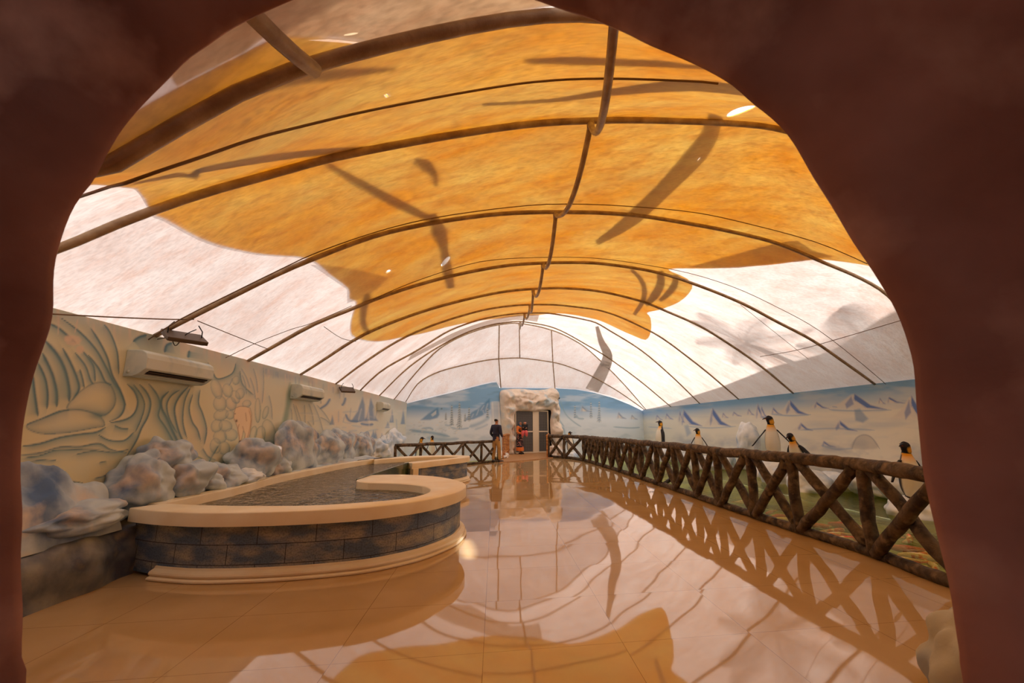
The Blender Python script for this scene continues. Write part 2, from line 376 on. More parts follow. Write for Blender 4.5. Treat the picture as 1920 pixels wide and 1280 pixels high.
def wall_grid(A, B, zt, zb, nu, nv, us=None, back=None, thick=.15):
    """vertical wall from plan point A to B; zt(u), zb -> grid + thickness"""
    us = np.linspace(0, 1, nu) if us is None else us
    nu = len(us); A = np.array(A); B = np.array(B); V = []
    for u in us:
        p = A+(B-A)*u; t = zt(u) if callable(zt) else zt
        for j in range(nv): V.append((p[0], p[1], zb+(t-zb)*j/(nv-1)))
    Fc = [(i*nv+j, (i+1)*nv+j, (i+1)*nv+j+1, i*nv+j+1) for i in range(nu-1) for j in range(nv-1)]
    return np.array(V), Fc
_tp = [(763, 756), (800, 747), (850, 735), (900, 722), (922, 717), (931, 716.5), (937, 727), (1042, 728), (1080, 730), (1115, 736), (1150, 746), (1180, 758), (1205, 770)]
_q = [on_vert(x, y, FL, FR) for x, y in _tp]
far_top_early = lambda u: float(np.interp(u, [(p[0]-XL)/(XR-XL) for p in _q], [p[2] for p in _q]))
nl = 560
pxs = np.linspace(20, 763, nl); ys_l = np.array([on_x(p, VPY, XL)[1] for p in pxs]); ys_l = np.r_[-.5, .5, 1.0, 1.5, ys_l[ys_l > 1.7]]
ysl = np.sort(ys_l); ul = (ysl-ysl[0])/(FL[1]-ysl[0]); ul = ul[ul <= 1.0]; ul = np.r_[ul[:-1], 1.0]
VL, FCL = wall_grid((XL, ysl[0]), (XL, FL[1]), ZT+.012, 0, 0, 230, us=ul)
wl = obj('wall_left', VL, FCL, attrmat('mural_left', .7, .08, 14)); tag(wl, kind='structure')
cv = Canvas(VL, (226, 220, 182))
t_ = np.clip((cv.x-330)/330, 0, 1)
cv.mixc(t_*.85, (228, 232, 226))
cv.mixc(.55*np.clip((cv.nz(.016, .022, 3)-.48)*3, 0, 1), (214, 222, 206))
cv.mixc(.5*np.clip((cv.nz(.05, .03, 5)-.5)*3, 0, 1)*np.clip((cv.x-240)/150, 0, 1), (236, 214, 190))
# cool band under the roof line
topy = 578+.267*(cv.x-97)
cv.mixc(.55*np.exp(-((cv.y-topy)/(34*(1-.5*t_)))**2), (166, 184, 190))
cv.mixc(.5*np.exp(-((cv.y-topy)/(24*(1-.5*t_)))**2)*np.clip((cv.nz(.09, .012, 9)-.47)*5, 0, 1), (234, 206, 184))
G_ = (84, 122, 138); LT = (134, 166, 170)
c1_ = lambda pts: [(x/4, y/4+540) for x, y in pts]
ribs = [([(370, 265), (440, 300), (500, 350), (570, 410)], 2.0), ([(460, 225), (600, 330), (720, 460), (800, 600), (850, 700), (905, 780), (935, 880), (900, 960), (820, 1000)], 1.6),
 ([(330, 385), (430, 500), (490, 620), (520, 760), (518, 850)], 3.2), ([(320, 490), (390, 640), (425, 780), (425, 890)], 3.0), ([(285, 560), (340, 680), (358, 800), (352, 905)], 2.2),
 ([(245, 650), (262, 800), (285, 960)], 2.6), ([(470, 450), (530, 560), (580, 680), (592, 760), (545, 840)], 2.2), ([(560, 480), (640, 580), (680, 690), (705, 720)], 1.3), ([(600, 610), (620, 680), (632, 745)], 1.3),
 ([(620, 470), (700, 580), (715, 705)], 1.2), ([(660, 500), (740, 600), (790, 700), (835, 722)], 1.5), ([(680, 300), (745, 400), (805, 520), (842, 650), (900, 760), (945, 880)], 1.6), ([(780, 270), (830, 340), (880, 480), (892, 650)], 1.2),
 ([(200, 1022), (300, 985), (440, 925), (520, 915)], 1.4), ([(170, 1185), (300, 1165), (450, 1120), (600, 1095), (720, 1080), (790, 1045)], 1.6), ([(150, 1250), (300, 1235), (450, 1192), (600, 1188), (740, 1165), (830, 1210), (950, 1235)], 1.3),
 ([(860, 1030), (910, 1050), (965, 1055)], 1.2), ([(740, 1100), (820, 1140), (930, 1142), (1003, 1080)], 1.2), ([(820, 1010), (940, 985), (1005, 940), (1032, 860), (1010, 780), (955, 720)], 1.5),
 ([(1045, 720), (1100, 780), (1130, 860), (1110, 960), (1062, 1050), (1025, 1140), (965, 1240)], 1.5), ([(1115, 715), (1180, 800), (1202, 880), (1190, 960), (1240, 1040), (1285, 1120), (1315, 1180)], 1.3),
 ([(1000, 720), (1060, 800), (1085, 880), (1060, 980), (1015, 1080)], 1.0), ([(1265, 775), (1215, 830), (1214, 900), (1250, 970), (1290, 1060), (1335, 1150), (1390, 1230)], 2.2), ([(1345, 765), (1282, 810), (1252, 880), (1272, 980), (1330, 1090)], 1.2),
 ([(1415, 735), (1342, 820), (1310, 900), (1322, 1000), (1352, 1100), (1405, 1205)], 1.6), ([(1430, 745), (1385, 850), (1372, 1000), (1402, 1125)], 1.0), ([(1448, 790), (1420, 900), (1442, 1000), (1482, 1062), (1505, 1145)], 1.0),
 ([(1500, 760), (1490, 860), (1520, 940), (1550, 1060), (1530, 1180)], 1.0), ([(1560, 560), (1600, 640), (1640, 680), (1740, 640), (1770, 560)], 1.0), ([(1000, 400), (1040, 370), (1100, 350)], 2.6), ([(1235, 480), (1250, 430), (1290, 410)], 2.6), ([(1410, 520), (1420, 470)], 2.6),
 ([(1800, 620), (1820, 720), (1900, 800)], .9), ([(1640, 1180), (1600, 1250), (1560, 1320)], 1.0)]
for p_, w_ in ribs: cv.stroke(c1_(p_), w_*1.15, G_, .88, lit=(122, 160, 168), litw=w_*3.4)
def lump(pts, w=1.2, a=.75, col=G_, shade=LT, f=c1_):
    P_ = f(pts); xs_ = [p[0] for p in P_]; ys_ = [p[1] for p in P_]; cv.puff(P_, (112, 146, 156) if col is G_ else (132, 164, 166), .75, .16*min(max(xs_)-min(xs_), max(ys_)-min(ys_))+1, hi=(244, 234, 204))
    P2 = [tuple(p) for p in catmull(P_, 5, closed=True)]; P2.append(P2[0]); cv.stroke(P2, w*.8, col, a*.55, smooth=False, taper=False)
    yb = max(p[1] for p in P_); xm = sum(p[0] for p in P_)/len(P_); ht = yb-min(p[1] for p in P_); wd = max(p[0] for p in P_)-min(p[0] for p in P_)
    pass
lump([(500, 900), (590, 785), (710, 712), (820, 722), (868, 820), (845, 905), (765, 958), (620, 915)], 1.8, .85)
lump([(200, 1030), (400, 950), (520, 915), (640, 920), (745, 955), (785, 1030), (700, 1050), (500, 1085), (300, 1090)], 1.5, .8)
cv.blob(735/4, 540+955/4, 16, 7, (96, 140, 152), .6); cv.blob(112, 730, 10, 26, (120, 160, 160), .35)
# lower cream folds seen above the ledge (second crop)
c3_ = lambda pts: [(x/4, y/4+840) for x, y in pts]
for p_, w_ in [([(170, 75), (300, 55), (420, 15), (600, 10), (760, 5)], 1.1), ([(560, 50), (700, 20), (850, 30), (960, 10)], 1.1), ([(180, 110), (300, 90), (420, 90)], .9), ([(640, 280), (720, 300), (820, 295), (880, 240), (920, 130), (970, 20)], 1.3), ([(700, 230), (800, 200), (860, 150)], 1.0),
 ([(1100, 20), (1000, 110), (930, 200), (880, 300), (830, 370)], 2.0), ([(1400, 30), (1500, 70), (1560, 110)], 1.0), ([(1520, 0), (1560, 60), (1620, 90)], 1.0), ([(180, 160), (300, 150), (400, 180), (480, 240), (620, 260)], 1.8), ([(740, 110), (800, 95)], .9), ([(1360, 0), (1380, 50), (1440, 90)], 1.0)]:
    cv.stroke(c3_(p_), w_, G_, .8, lit=LT, litw=w_*3.2)
# pebbly ice between air conditioner and bear
c2_ = lambda pts: [(x/4.8+400, y/4.8+640) for x, y in pts]
def ell(cx, cy, rx, ry, rot=0): return [(cx+rx*math.cos(a)*math.cos(rot)-ry*math.sin(a)*math.sin(rot), cy+rx*math.cos(a)*math.sin(rot)+ry*math.sin(a)*math.cos(rot)) for a in np.linspace(0, 2*PI, 8, endpoint=False)]
gp = random.Random(4)
for cx, cy, rx, ry in [(130, 440, 46, 62), (30, 430, 48, 90), (60, 560, 60, 70), (160, 560, 48, 60), (70, 660, 70, 50), (150, 660, 40, 40), (30, 760, 50, 60), (110, 760, 60, 50), (160, 840, 60, 55), (60, 860, 60, 60), (20, 940, 50, 70), (100, 960, 50, 60), (200, 500, 40, 60), (300, 560, 40, 32), (40, 1060, 60, 60), (240, 470, 40, 50), (205, 350, 32, 40)]:
    lump(ell(cx, cy, rx, ry, gp.uniform(-.4, .4)), .9, .6, (120, 150, 160), (160, 184, 184), c2_)
for cx, cy, rx, ry, r0 in [(400, 620, 26, 110, 0), (470, 640, 24, 60, .3), (500, 820, 60, 120, -.2), (420, 850, 46, 90, .2), (505, 950, 50, 60, 0), (360, 830, 30, 70, .2)]:
    lump(ell(cx, cy, rx, ry, r0), 1.1, .65, (104, 150, 142), (150, 184, 166), c2_)
cv.poly(c2_([(690, 370), (660, 470), (650, 580), (620, 720), (560, 900), (525, 1010), (600, 930), (650, 800), (680, 680), (700, 560), (710, 520)]), (120, 160, 148), .75, 3)
cv.poly(c2_([(430, 230), (560, 240), (680, 280), (900, 330), (900, 370), (760, 350), (600, 330), (440, 300)]), (150, 166, 184), .4, 4)
for k in range(26):
    x0_ = gp.uniform(430, 1180); cv.stroke(c2_([(x0_, 230+(x0_-430)*.27), (x0_+gp.uniform(-5, 5), 230+(x0_-430)*.27+gp.uniform(40, 110))]), gp.uniform(.8, 1.8), random.choice([(140, 164, 186), (236, 216, 200), (160, 180, 190)]), .4, smooth=False)
for x0_, y0_, x1_, y1_ in [(720, 560, 780, 860), (740, 570, 830, 900), (820, 560, 815, 900), (700, 600, 700, 760), (860, 560, 905, 760), (900, 560, 990, 820), (930, 570, 1060, 740), (850, 720, 900, 830), (960, 680, 1060, 750), (450, 240, 440, 560), (500, 480, 530, 700), (330, 320, 380, 520), (250, 240, 330, 420), (170, 330, 140, 400), (940, 480, 970, 560), (260, 300, 300, 480), (360, 240, 400, 460)]:
    cv.stroke(c2_([(x0_, y0_), ((x0_+x1_)/2+8, (y0_+y1_)/2-6), (x1_, y1_)]), .9, (130, 158, 170), .6, lit=(186, 200, 200), litw=3)
# polar bear, painted
bear = c2_([(186, 640), (200, 598), (240, 582), (290, 585), (330, 600), (345, 650), (345, 730), (330, 830), (305, 895), (280, 897), (285, 830), (272, 800), (262, 850), (248, 900), (232, 905), (232, 840), (215, 770), (200, 725), (184, 690)])
cv.poly(bear, (246, 222, 188), 1, 1.0); bo = bear+[bear[0]]; cv.stroke(bo, .8, (150, 134, 112), .6, smooth=False, taper=False)
for p_ in ([(318, 610), (338, 690), (325, 800), (300, 880)], [(232, 740), (222, 800), (240, 890)], [(262, 760), (275, 800)], [(290, 640), (300, 720)]): cv.stroke(c2_(p_), .9, (196, 160, 120), .8)
cv.blob(*c2_([(208, 714)])[0], 1.8, 2.4, (60, 42, 34), 1); cv.blob(*c2_([(196, 650)])[0], 1.2, 1.2, (100, 80, 64), .8)
for q in ((243, 896), (295, 893), (238, 905)): cv.blob(*c2_([q])[0], 2.2, 1.6, (70, 48, 38), .9)
# blue mountains at the far end
for cx, tp, bs, wl_, wr_ in [(680, 744, 791, 22, 10), (695, 746, 789, 10, 14)]:
    cv.poly([(cx, tp), (cx+wr_*.4, tp+15), (cx+wr_*.5, bs-10), (cx+wr_, bs), (cx-wl_*.5, bs), (cx-wl_, bs-1), (cx-wl_*.5, bs-18)], (104, 146, 196), .75, 1.6)
for a_, b_ in [((686, 757), (684, 785)), ((690, 765), (692, 787)), ((678, 765), (672, 788)), ((700, 765), (702, 786))]: cv.stroke([a_, b_], 1.5, (216, 224, 226), .6, smooth=False)
for p_ in ([(619, 747), (612, 758), (600, 766)], [(648, 745), (645, 755), (641, 760)], [(676, 794), (690, 796), (700, 795)], [(648, 776), (655, 788), (672, 790)]): cv.stroke(p_, 2.4, (100, 142, 190), .85)
for x_, a_, b_ in [(735, 768, 792), (756, 767, 795), (727, 790, 802), (700, 806, 820), (704, 808, 822), (716, 812, 830), (623, 778, 796)]:
    cv.poly([(x_, a_), (x_+2.2, (a_+b_)/2), (x_+3.4, b_), (x_-5, b_), (x_-2, (a_+b_)/2)], (118, 156, 196), .75, 1.2)
for k in range(40):
    x0_ = gp.uniform(560, 760); y0_ = gp.uniform(770, 850); cv.stroke([(x0_, y0_), (x0_+gp.uniform(8, 30), y0_+gp.uniform(-4, 4))], gp.uniform(1, 2), gp.choice([(166, 194, 212), (236, 234, 226), (190, 206, 212)]), .4, smooth=False)
for k in range(14):
    x0_ = gp.uniform(600, 750); y0_ = gp.uniform(745, 790); cv.stroke([(x0_, y0_), (x0_+gp.uniform(-3, 3), y0_+gp.uniform(10, 26))], 1.2, gp.choice([(150, 180, 206), (236, 232, 224)]), .45, smooth=False)
# bare plaster patch, upper left
for p_ in (ell(137, 638, 16, 10), ell(150, 655, 8, 8), ell(128, 634, 8, 6)): cv.poly(p_, (232, 208, 182), .7, 2)
for p_ in ([(110, 590), (109, 628)], [(146, 598), (140, 625)]): cv.stroke(p_, 1.6, (226, 206, 184), .7, smooth=False)
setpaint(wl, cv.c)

VF, FCF = wall_grid(FL, FR, far_top_early, -.8, 420, 150)
wf = obj('wall_far', VF, FCF, attrmat('mural_far', .7)); tag(wf, kind='structure')
pxs = np.linspace(1205, 1830, 520); yr_ = np.array([on_x(p, VPY, XR)[1] for p in pxs]); yr_ = np.sort(np.r_[-.5, 1, 2, 3, 4, 5, 6, yr_])
ur = (yr_-yr_[0])/(FR[1]-yr_[0]); ur = ur[ur <= 1]; ur = np.r_[ur[:-1], 1.0]
VR, FCR = wall_grid((XR, yr_[0]), (XR, FR[1]), ZT+.012, -.8, 0, 170, us=ur)
wr = obj('wall_right', VR, FCR, attrmat('mural_right', .65)); tag(wr, kind='structure')
cv = Canvas(VF, (230, 242, 250))
cv.mixc(np.clip((786-cv.y)/22, 0, 1)*.95, (126, 178, 220))
cl_ = cv.nz(.02, .09, 11); cv.mixc(np.clip((cl_-.5)*5, 0, 1)*.6*np.clip((790-cv.y)/25, 0, 1), (216, 232, 244))
cv.mixc(np.clip((cv.nz(.03, .12, 13)-.52)*5, 0, 1)*.45*np.clip((775-cv.y)/25, 0, 1), (112, 150, 182))
cv.mixc(np.clip((cv.nz(.05, .16, 15)-.5)*4, 0, 1)*.5*np.clip((cv.y-790)/20, 0, 1), (184, 208, 222))
cv.poly([(789, 787), (803, 775), (821, 763.5), (824, 777), (820, 783), (806, 787)], (92, 148, 196), .75, 1.6); cv.poly([(808, 777), (818, 769), (818, 776), (811, 781)], (216, 226, 230), .8, .8)
cv.poly([(870, 788), (884, 773), (898, 765), (918, 746.5), (920, 766), (904, 779), (888, 786)], (88, 144, 192), .75, 1.6)
for a_, b_ in [((898, 767), (893, 779)), ((908, 759), (901, 770)), ((915, 755), (910, 772)), ((888, 775), (884, 783)), ((905, 768), (908, 776))]: cv.stroke([a_, b_], 1.3, (206, 222, 234), .5, smooth=False)
for x_, a_, b_, w_ in [(847, 760, 797, 4.5), (861.5, 755, 803, 6.5), (879.5, 764, 789, 4), (914, 765, 782, 3.5), (872, 776, 789, 2.5), (836, 774, 786, 2)]: cv.tree(x_, a_, b_, w_, (104, 136, 158), .9)
for p_, w_, a_ in [([(768, 806), (790, 809), (815, 812), (843, 818)], 3.0, .7), ([(790, 804), (805, 802), (812, 806)], 2, .6), ([(845, 801), (862, 804), (880, 802)], 1.5, .6), ([(880, 800), (900, 793), (918, 782)], 3.5, .5), ([(834, 796), (846, 799)], 1.5, .5), ([(890, 805), (905, 800), (915, 795)], 2, .4), ([(800, 820), (830, 824), (860, 822)], 3, .5)]: cv.stroke(p_, w_, (118, 170, 202), a_)
for x_ in np.linspace(921, 935, 7): cv.stroke([(x_, 752), (x_+1.5, 790), (x_, 840)], 1.3, random.choice([(196, 206, 212), (236, 234, 228)]), .6)
cv.blob(828, 766, 1.2, 1.2, (50, 50, 60), .8)
for k in range(60):
    x0_ = gp.uniform(768, 860); y0_ = gp.uniform(790, 815); cv.stroke([(x0_, y0_), (x0_+gp.uniform(2, 6), y0_+gp.uniform(-1, 1))], .8, gp.choice([(190, 206, 214), (240, 236, 228)]), .6, smooth=False)
for x_, a_, b_, w_ in [(1078, 760, 783, 3.5), (1108, 754, 783, 4), (1123.5, 752, 791, 5)]: cv.tree(x_, a_, b_, w_, (120, 156, 184), .85)
cv.mountain(1092, 761, 772, 4, 16, seed=2); cv.mountain(1160, 773, 785, 5, 14, seed=3); cv.mountain(1185, 778, 786, 4, 10, seed=4)
for p_, w_ in [([(1045, 745), (1042, 762), (1048, 785), (1058, 800)], 1.2), ([(1050, 750), (1060, 775), (1075, 790), (1090, 800)], 1.2), ([(1055, 800), (1062, 820), (1075, 835)], 2), ([(1150, 800), (1180, 802), (1200, 801)], 1.2), ([(1080, 778), (1085, 784), (1095, 785)], 1.6)]: cv.stroke(p_, w_, (140, 180, 200), .7)
setpaint(wf, cv.c)
cv = Canvas(VR, (238, 236, 222))
hz_ = 799-(799-784)*1.0
topr = 713+.112*(1715-cv.x)
rel = np.clip((cv.y-topr)/(799-topr), 0, 3)         # 0 at the roof line, 1 at eye level
cv.mixc(np.clip((.62-rel)/.5, 0, 1)*.9, (112, 172, 220))
cv.mixc(np.clip((cv.nz(.014, .07, 21)-.5)*5, 0, 1)*.6*np.clip(1-rel, 0, 1), (216, 222, 222))
cv.mixc(np.clip((cv.nz(.02, .1, 23)-.54)*5, 0, 1)*.5*np.clip(.8-rel, 0, 1), (98, 146, 190))
cv.mixc(np.clip((cv.nz(.012, .06, 25)-.5)*4, 0, 1)*.5*np.clip((rel-.5)*2, 0, 1), (190, 204, 214))
for cx, tp, bs, wl_, wr_ in [(1282, 768, 799, 12, 34), (1275, 771, 792, 6, 8), (1336, 764.5, 800, 16, 34), (1376, 772, 780, 8, 14), (1356, 774, 783, 5, 9), (1421, 757, 786, 10, 16), (1428, 762, 783, 4, 12), (1450, 764, 777, 8, 16), (1481.5, 750, 778, 26, 34), (1531, 753, 766, 14, 24), (1602, 738, 768, 58, 60), (1650, 746, 757, 8, 10), (1667, 744, 756, 8, 30), (1709, 742, 790, 44, 40), (1502, 793, 807, 18, 22), (1575, 789, 808, 28, 32), (1545, 827, 838, 10, 22), (1250, 775, 786, 6, 12), (1232, 778, 787, 6, 10), (1760, 736, 760, 30, 40), (1404, 766, 778, 8, 10)]:
    cv.mountain(cx, tp, bs, wl_, wr_, blue=(44, 104, 188), seed=int(cx))
cv.poly([(1602, 768), (1612, 766), (1628, 785), (1618, 792), (1604, 788)], (104, 150, 196), .6, 2); cv.poly([(1283, 798), (1290, 796), (1296, 812), (1288, 818)], (112, 156, 198), .5, 2)
for p_, w_, a_ in [([(1445, 776), (1480, 779), (1520, 777)], 1.4, .6), ([(1555, 768), (1600, 770), (1672, 768)], 1.4, .6), ([(1500, 806), (1560, 803), (1640, 806)], 1.6, .5), ([(1290, 799), (1330, 802), (1380, 799)], 1.2, .5), ([(1540, 835), (1570, 842), (1600, 840)], 2.0, .5), ([(1215, 800), (1260, 803)], 1, .4), ([(1520, 850), (1550, 862), (1600, 866)], 3, .5), ([(1560, 762), (1570, 763)], 1, .6)]: cv.stroke(p_, w_, (120, 164, 204), a_)
cv.poly([(1597, 840), (1605, 822), (1620, 815), (1634, 820), (1645, 840)], (196, 196, 190), .7, 2, smooth=True); cv.stroke([(1597, 842), (1605, 822), (1620, 815), (1635, 821), (1650, 842)], 1.2, (140, 150, 164), .6)
cv.mixc(np.clip((cv.nz(.03, .05, 31)-.45)*4, 0, 1)*.5*np.clip((rel-1.25)*2, 0, 1), (120, 146, 180))
cv.mixc(np.clip((cv.nz(.05, .05, 33)-.5)*4, 0, 1)*.5*np.clip((rel-1.4)*2, 0, 1), (236, 226, 210))
# algae stain below the waterline
zz_ = VR[:, 2]; cv.mixc(np.clip((-.17-zz_)/.05, 0, 1)*.8, (96, 110, 56))
setpaint(wr, cv.c)


# ================================================================== ROOF
HOOPS_PX = {
 'A': [(178, 341), (203, 306), (300, 250), (381, 206), (475, 159), (578, 122), (700, 90), (856, 54), (981, 33), (1050, 27), (1106, 28), (1165, 33)],
 'B': [(112, 467), (200, 427), (285, 395), (381, 362), (506, 328), (600, 301), (700, 280), (856, 252), (1012, 231), (1097, 226.6), (1169, 225), (1300, 228), (1340, 229.5), (1458, 241)],
 'C': [(372, 587), (466, 540), (529, 509), (600, 480), (709, 440), (819, 416.5), (892, 405.5), (965, 399), (1045, 397.5), (1147, 400), (1220, 407), (1317, 423.5), (1434, 449), (1537, 489), (1655, 545)],
 'D': [(529, 640), (591, 606), (660, 579), (709, 558.6), (819, 524), (910, 504), (965, 496), (1019, 493), (1074, 492), (1129, 494), (1200, 504), (1256, 517), (1312, 536), (1397, 571), (1453, 601), (1523, 637.5), (1580, 677)],
 'E': [(607, 674), (667, 635), (746, 600), (855, 566), (965, 544), (1001, 541.5), (1056, 540), (1110, 544), (1201, 564), (1251, 584), (1312, 611), (1369, 646), (1425, 685)],
 'F': [(673, 686), (760, 631.5), (855, 595), (928, 577), (994, 571), (1056, 572.5), (1110, 579), (1216, 619), (1300, 677)],
 'G': [(709, 699), (782, 657), (848, 617), (928, 593), (983, 587), (1037, 588), (1110, 602), (1147, 622), (1200, 655), (1256, 702)],
 'H': [(764, 690), (826, 648), (892, 617), (940, 605.5), (983, 603), (1019, 609), (1110, 652), (1183, 701)],
 'I': [(782, 696), (826, 652), (892, 620), (937, 608.5), (975, 606), (1005, 611), (1035, 619), (1085, 642.5), (1129, 679), (1165, 715)],
 'J': [(782, 719), (870, 684), (935, 672.5), (983, 671.5), (1037, 679), (1092, 697), (1147, 726)]}
fx_l = lambda px: float(on_x(px, VPY-.267*(VPX-px), XL)[1])
fx_r = lambda px: float(on_x(px, VPY-.112*(px-VPX), XR)[1])
FEET = {'A': (1.45, 3.7), 'B': (3.15, 6.2), 'C': (fx_l(290), 8.6), 'D': (fx_l(465), fx_r(1640)), 'E': (fx_l(563), fx_r(1487)), 'F': (fx_l(629), fx_r(1385)),
        'G': (fx_l(675), fx_r(1312)), 'H': (fx_l(711), fx_r(1258)), 'I': (fx_l(738.5), fx_r(1211)), 'J': (FL[1]-.35, FR[1]-.35)}
NS = 121
SS = np.linspace(0, 1, NS)
hoopZ = {}; hoopP = {}
for k, px in HOOPS_PX.items():
    yl, yr = FEET[k]; A = np.array([XL, yl]); B = np.array([XR, yr]); s = [0.0]; z = [ZT]
    for x, y in px:
        p = on_vert(x, y, A, B); s.append((p[0]-XL)/(XR-XL)); z.append(p[2])
    s.append(1.0); z.append(ZT)
    o = np.argsort(s); s = np.array(s)[o]; z = np.array(z)[o]
    keep = np.r_[True, np.diff(s) > .004]; s = s[keep]; z = z[keep]
    zz = pchip(s, z, SS)
    ker = np.array([1, 2, 3, 2, 1])/9.
    zs = zz.copy(); zs[2:-2] = np.convolve(zz, ker, 'valid')
    hoopZ[k] = zs
    hoopP[k] = np.stack([XL+(XR-XL)*SS, yl+(yr-yl)*SS, zs], 1)
    print('hoop', k, 'feet %.2f %.2f' % (yl, yr), 'max z %.2f' % zs.max(), 'at x %.2f' % (XL+(XR-XL)*SS[zs.argmax()]))
order = 'ABCDEFGHIJ'
HP = [hoopP[k] for k in order]
# one more bay towards the camera, hidden over the cave mouth
Z0 = HP[0].copy(); Z0[:, 1] -= np.linspace(1.9, 2.4, NS); Z0[:, 2] = hoopZ['A']*.985+.03
HP = [Z0]+HP
# far wall top edge ------------------------------------------------
top_px = [(763, 756), (800, 747), (850, 735), (900, 722), (922, 717), (931, 716.5), (937, 727), (1042, 728), (1080, 730), (1115, 736), (1150, 746), (1180, 758), (1205, 770)]
tu = []; tz = []
for x, y in top_px:
    p = on_vert(x, y, FL, FR); tu.append((p[0]-XL)/(XR-XL)); tz.append(p[2])
far_top = lambda u: float(np.interp(u, tu, tz))
Wt = np.stack([XL+(XR-XL)*SS, FL[1]+(FR[1]-FL[1])*SS, [far_top(u)+.02 for u in SS]], 1)
# the end cap must not dip under the wall top
HP[-1][:, 2] = np.maximum(HP[-1][:, 2], Wt[:, 2]+.03)
rows = HP+[Wt]
def surf(u, v):
    """point of the roof cloth: u across, v = bay coordinate (0 = hidden bay, 1 = hoop A ...)"""
    nrow = len(rows); v = min(max(v, 0), nrow-1-1e-6); k = int(v); t = v-k
    ui = min(max(u, 0), 1)*(NS-1); i = min(int(ui), NS-2); w = ui-i
    g = lambda q: rows[q][i]*(1-w)+rows[q][i+1]*w
    b, c = g(k), g(k+1)
    if k < nrow-3 and k > 0:
        a, d = g(k-1), g(min(k+2, nrow-1))
        p = .5*((2*b)+(c-a)*t+(2*a-5*b+4*c-d)*t*t+(3*b-a-3*c+d)*t**3)
        p = .5*p+.5*(b*(1-t)+c*t)
    else: p = b*(1-t)+c*t
    return p + np.array([0, 0, .045*min(1, 12*min(u, 1-u)+.05)])
NV = 10
vs_ = np.concatenate([np.arange(k, k+1, 1/NV) for k in range(len(rows)-1)]+[[len(rows)-1-1e-6]])
RG = np.array([[surf(u, v) for v in vs_] for u in SS])
skL = RG[0].copy(); skL[:, 0] -= .15; skL[:, 2] -= .05; skR = RG[-1].copy(); skR[:, 0] += .15; skR[:, 2] -= .05
RX_ = np.concatenate([skL[None], RG, skR[None]]); ex = RX_[:, -1].copy(); ex[:, 1] += .2; ex[:, 2] -= .06; RX_ = np.concatenate([RX_, ex[:, None]], 1)
a_, b_ = RX_.shape[:2]; CV = RX_.reshape(-1, 3); CF = [(i*b_+j, (i+1)*b_+j, (i+1)*b_+j+1, i*b_+j+1) for i in range(a_-1) for j in range(b_-1)]
nu_, nv_ = len(SS), len(vs_)
ceil_v = RG.reshape(-1, 3)
ceil_f = [(i*nv_+j, (i+1)*nv_+j, (i+1)*nv_+j+1, i*nv_+j+1) for i in range(nu_-1) for j in range(nv_-1)]
ceiling = obj('ceiling', CV, CF, M['membrane']); tag(ceiling, kind='structure')
gx, gy, gd = proj(ceil_v); gx = gx.reshape(nu_, nv_); gy = gy.reshape(nu_, nv_); gd = gd.reshape(nu_, nv_)
def mem_uv(px, py):
    d = (gx-px)**2+(gy-py)**2; d[gd < .3] = 1e12
    i, j = np.unravel_index(d.argmin(), d.shape); u, v = SS[i], vs_[j]
    for _ in range(6):
        e = 1e-3; u = min(max(u, e), 1-e); v = min(max(v, e), len(rows)-1-2e-3)
        x0, y0, _d = proj(surf(u, v)); xu, yu, _d = proj(surf(u+e, v)); xv, yv, _d = proj(surf(u, v+e))
        J = np.array([[xu-x0, xv-x0], [yu-y0, yv-y0]])/e
        try: st = np.linalg.solve(J, [px-x0, py-y0])
        except Exception: break
        st = np.clip(st, [-.03, -.4], [.03, .4]); u += st[0]; v += st[1]
    return u, v
def mem_pt(px, py, off=0.0):
    p = surf(*mem_uv(px, py)); return p+np.array([0, 0, off])
def sheet(name, pxpoly, off, m, smooth=True, du=.02, dv=.12, uvpoly=None, sm=4):
    """cloth sheet lying on the roof, outline traced on the photograph"""
    if uvpoly is None: uvpoly = [mem_uv(*p) for p in pxpoly]
    P = catmull(uvpoly, sm, closed=True) if smooth else [np.array(p) for p in uvpoly]
    P = [np.array([min(max(p[0], .001), .999), min(max(p[1], .001), len(rows)-1.002)]) for p in P]
    S = 10.0; Q = [Vector((p[0]*S, p[1])) for p in P]; nb = len(Q)
    us = [p[0]*S for p in P]; vs2 = [p[1] for p in P]; pts = list(Q)
    a = min(us)
    while a < max(us):
        b = min(vs2)
        while b < max(vs2): pts.append(Vector((a, b))); b += dv
        a += du*S
    out = delaunay_2d_cdt(pts, [(i, (i+1) % nb) for i in range(nb)], [], 1, 1e-5)
    V = [surf(p[0]/S, p[1])+np.array([0, 0, off]) for p in out[0]]
    return obj(name, V, [tuple(f) for f in out[2]], m)
orange_px = [(179, 346), (279, 395), (310, 412), (372, 446), (429, 465), (497, 477.5), (579, 485), (618, 515), (652, 541), (655, 560), (668, 567), (661, 590), (657, 614), (665, 632), (709, 640), (760, 631), (819, 618), (880, 604), (935, 597), (983, 592), (1012, 590),
             (1060, 588), (1110, 597), (1150, 612), (1185, 628), (1211, 637), (1221, 620), (1220, 596), (1214, 586), (1238, 580.5), (1274, 566), (1298, 541), (1290, 523), (1254, 505), (1320, 503.5), (1387, 501), (1450, 496), (1505, 489), (1547, 487), (1627, 498)]
uvp = [mem_uv(*p) for p in orange_px]
uR = uvp[-1]; uL = uvp[0]
near_px = [(1105, 18), (1040, 20), (960, 30), (856, 46), (760, 68), (700, 79), (620, 74), (530, 70), (490, 84), (455, 102), (400, 130), (335, 165)]
nuv = [mem_uv(*p) for p in near_px]
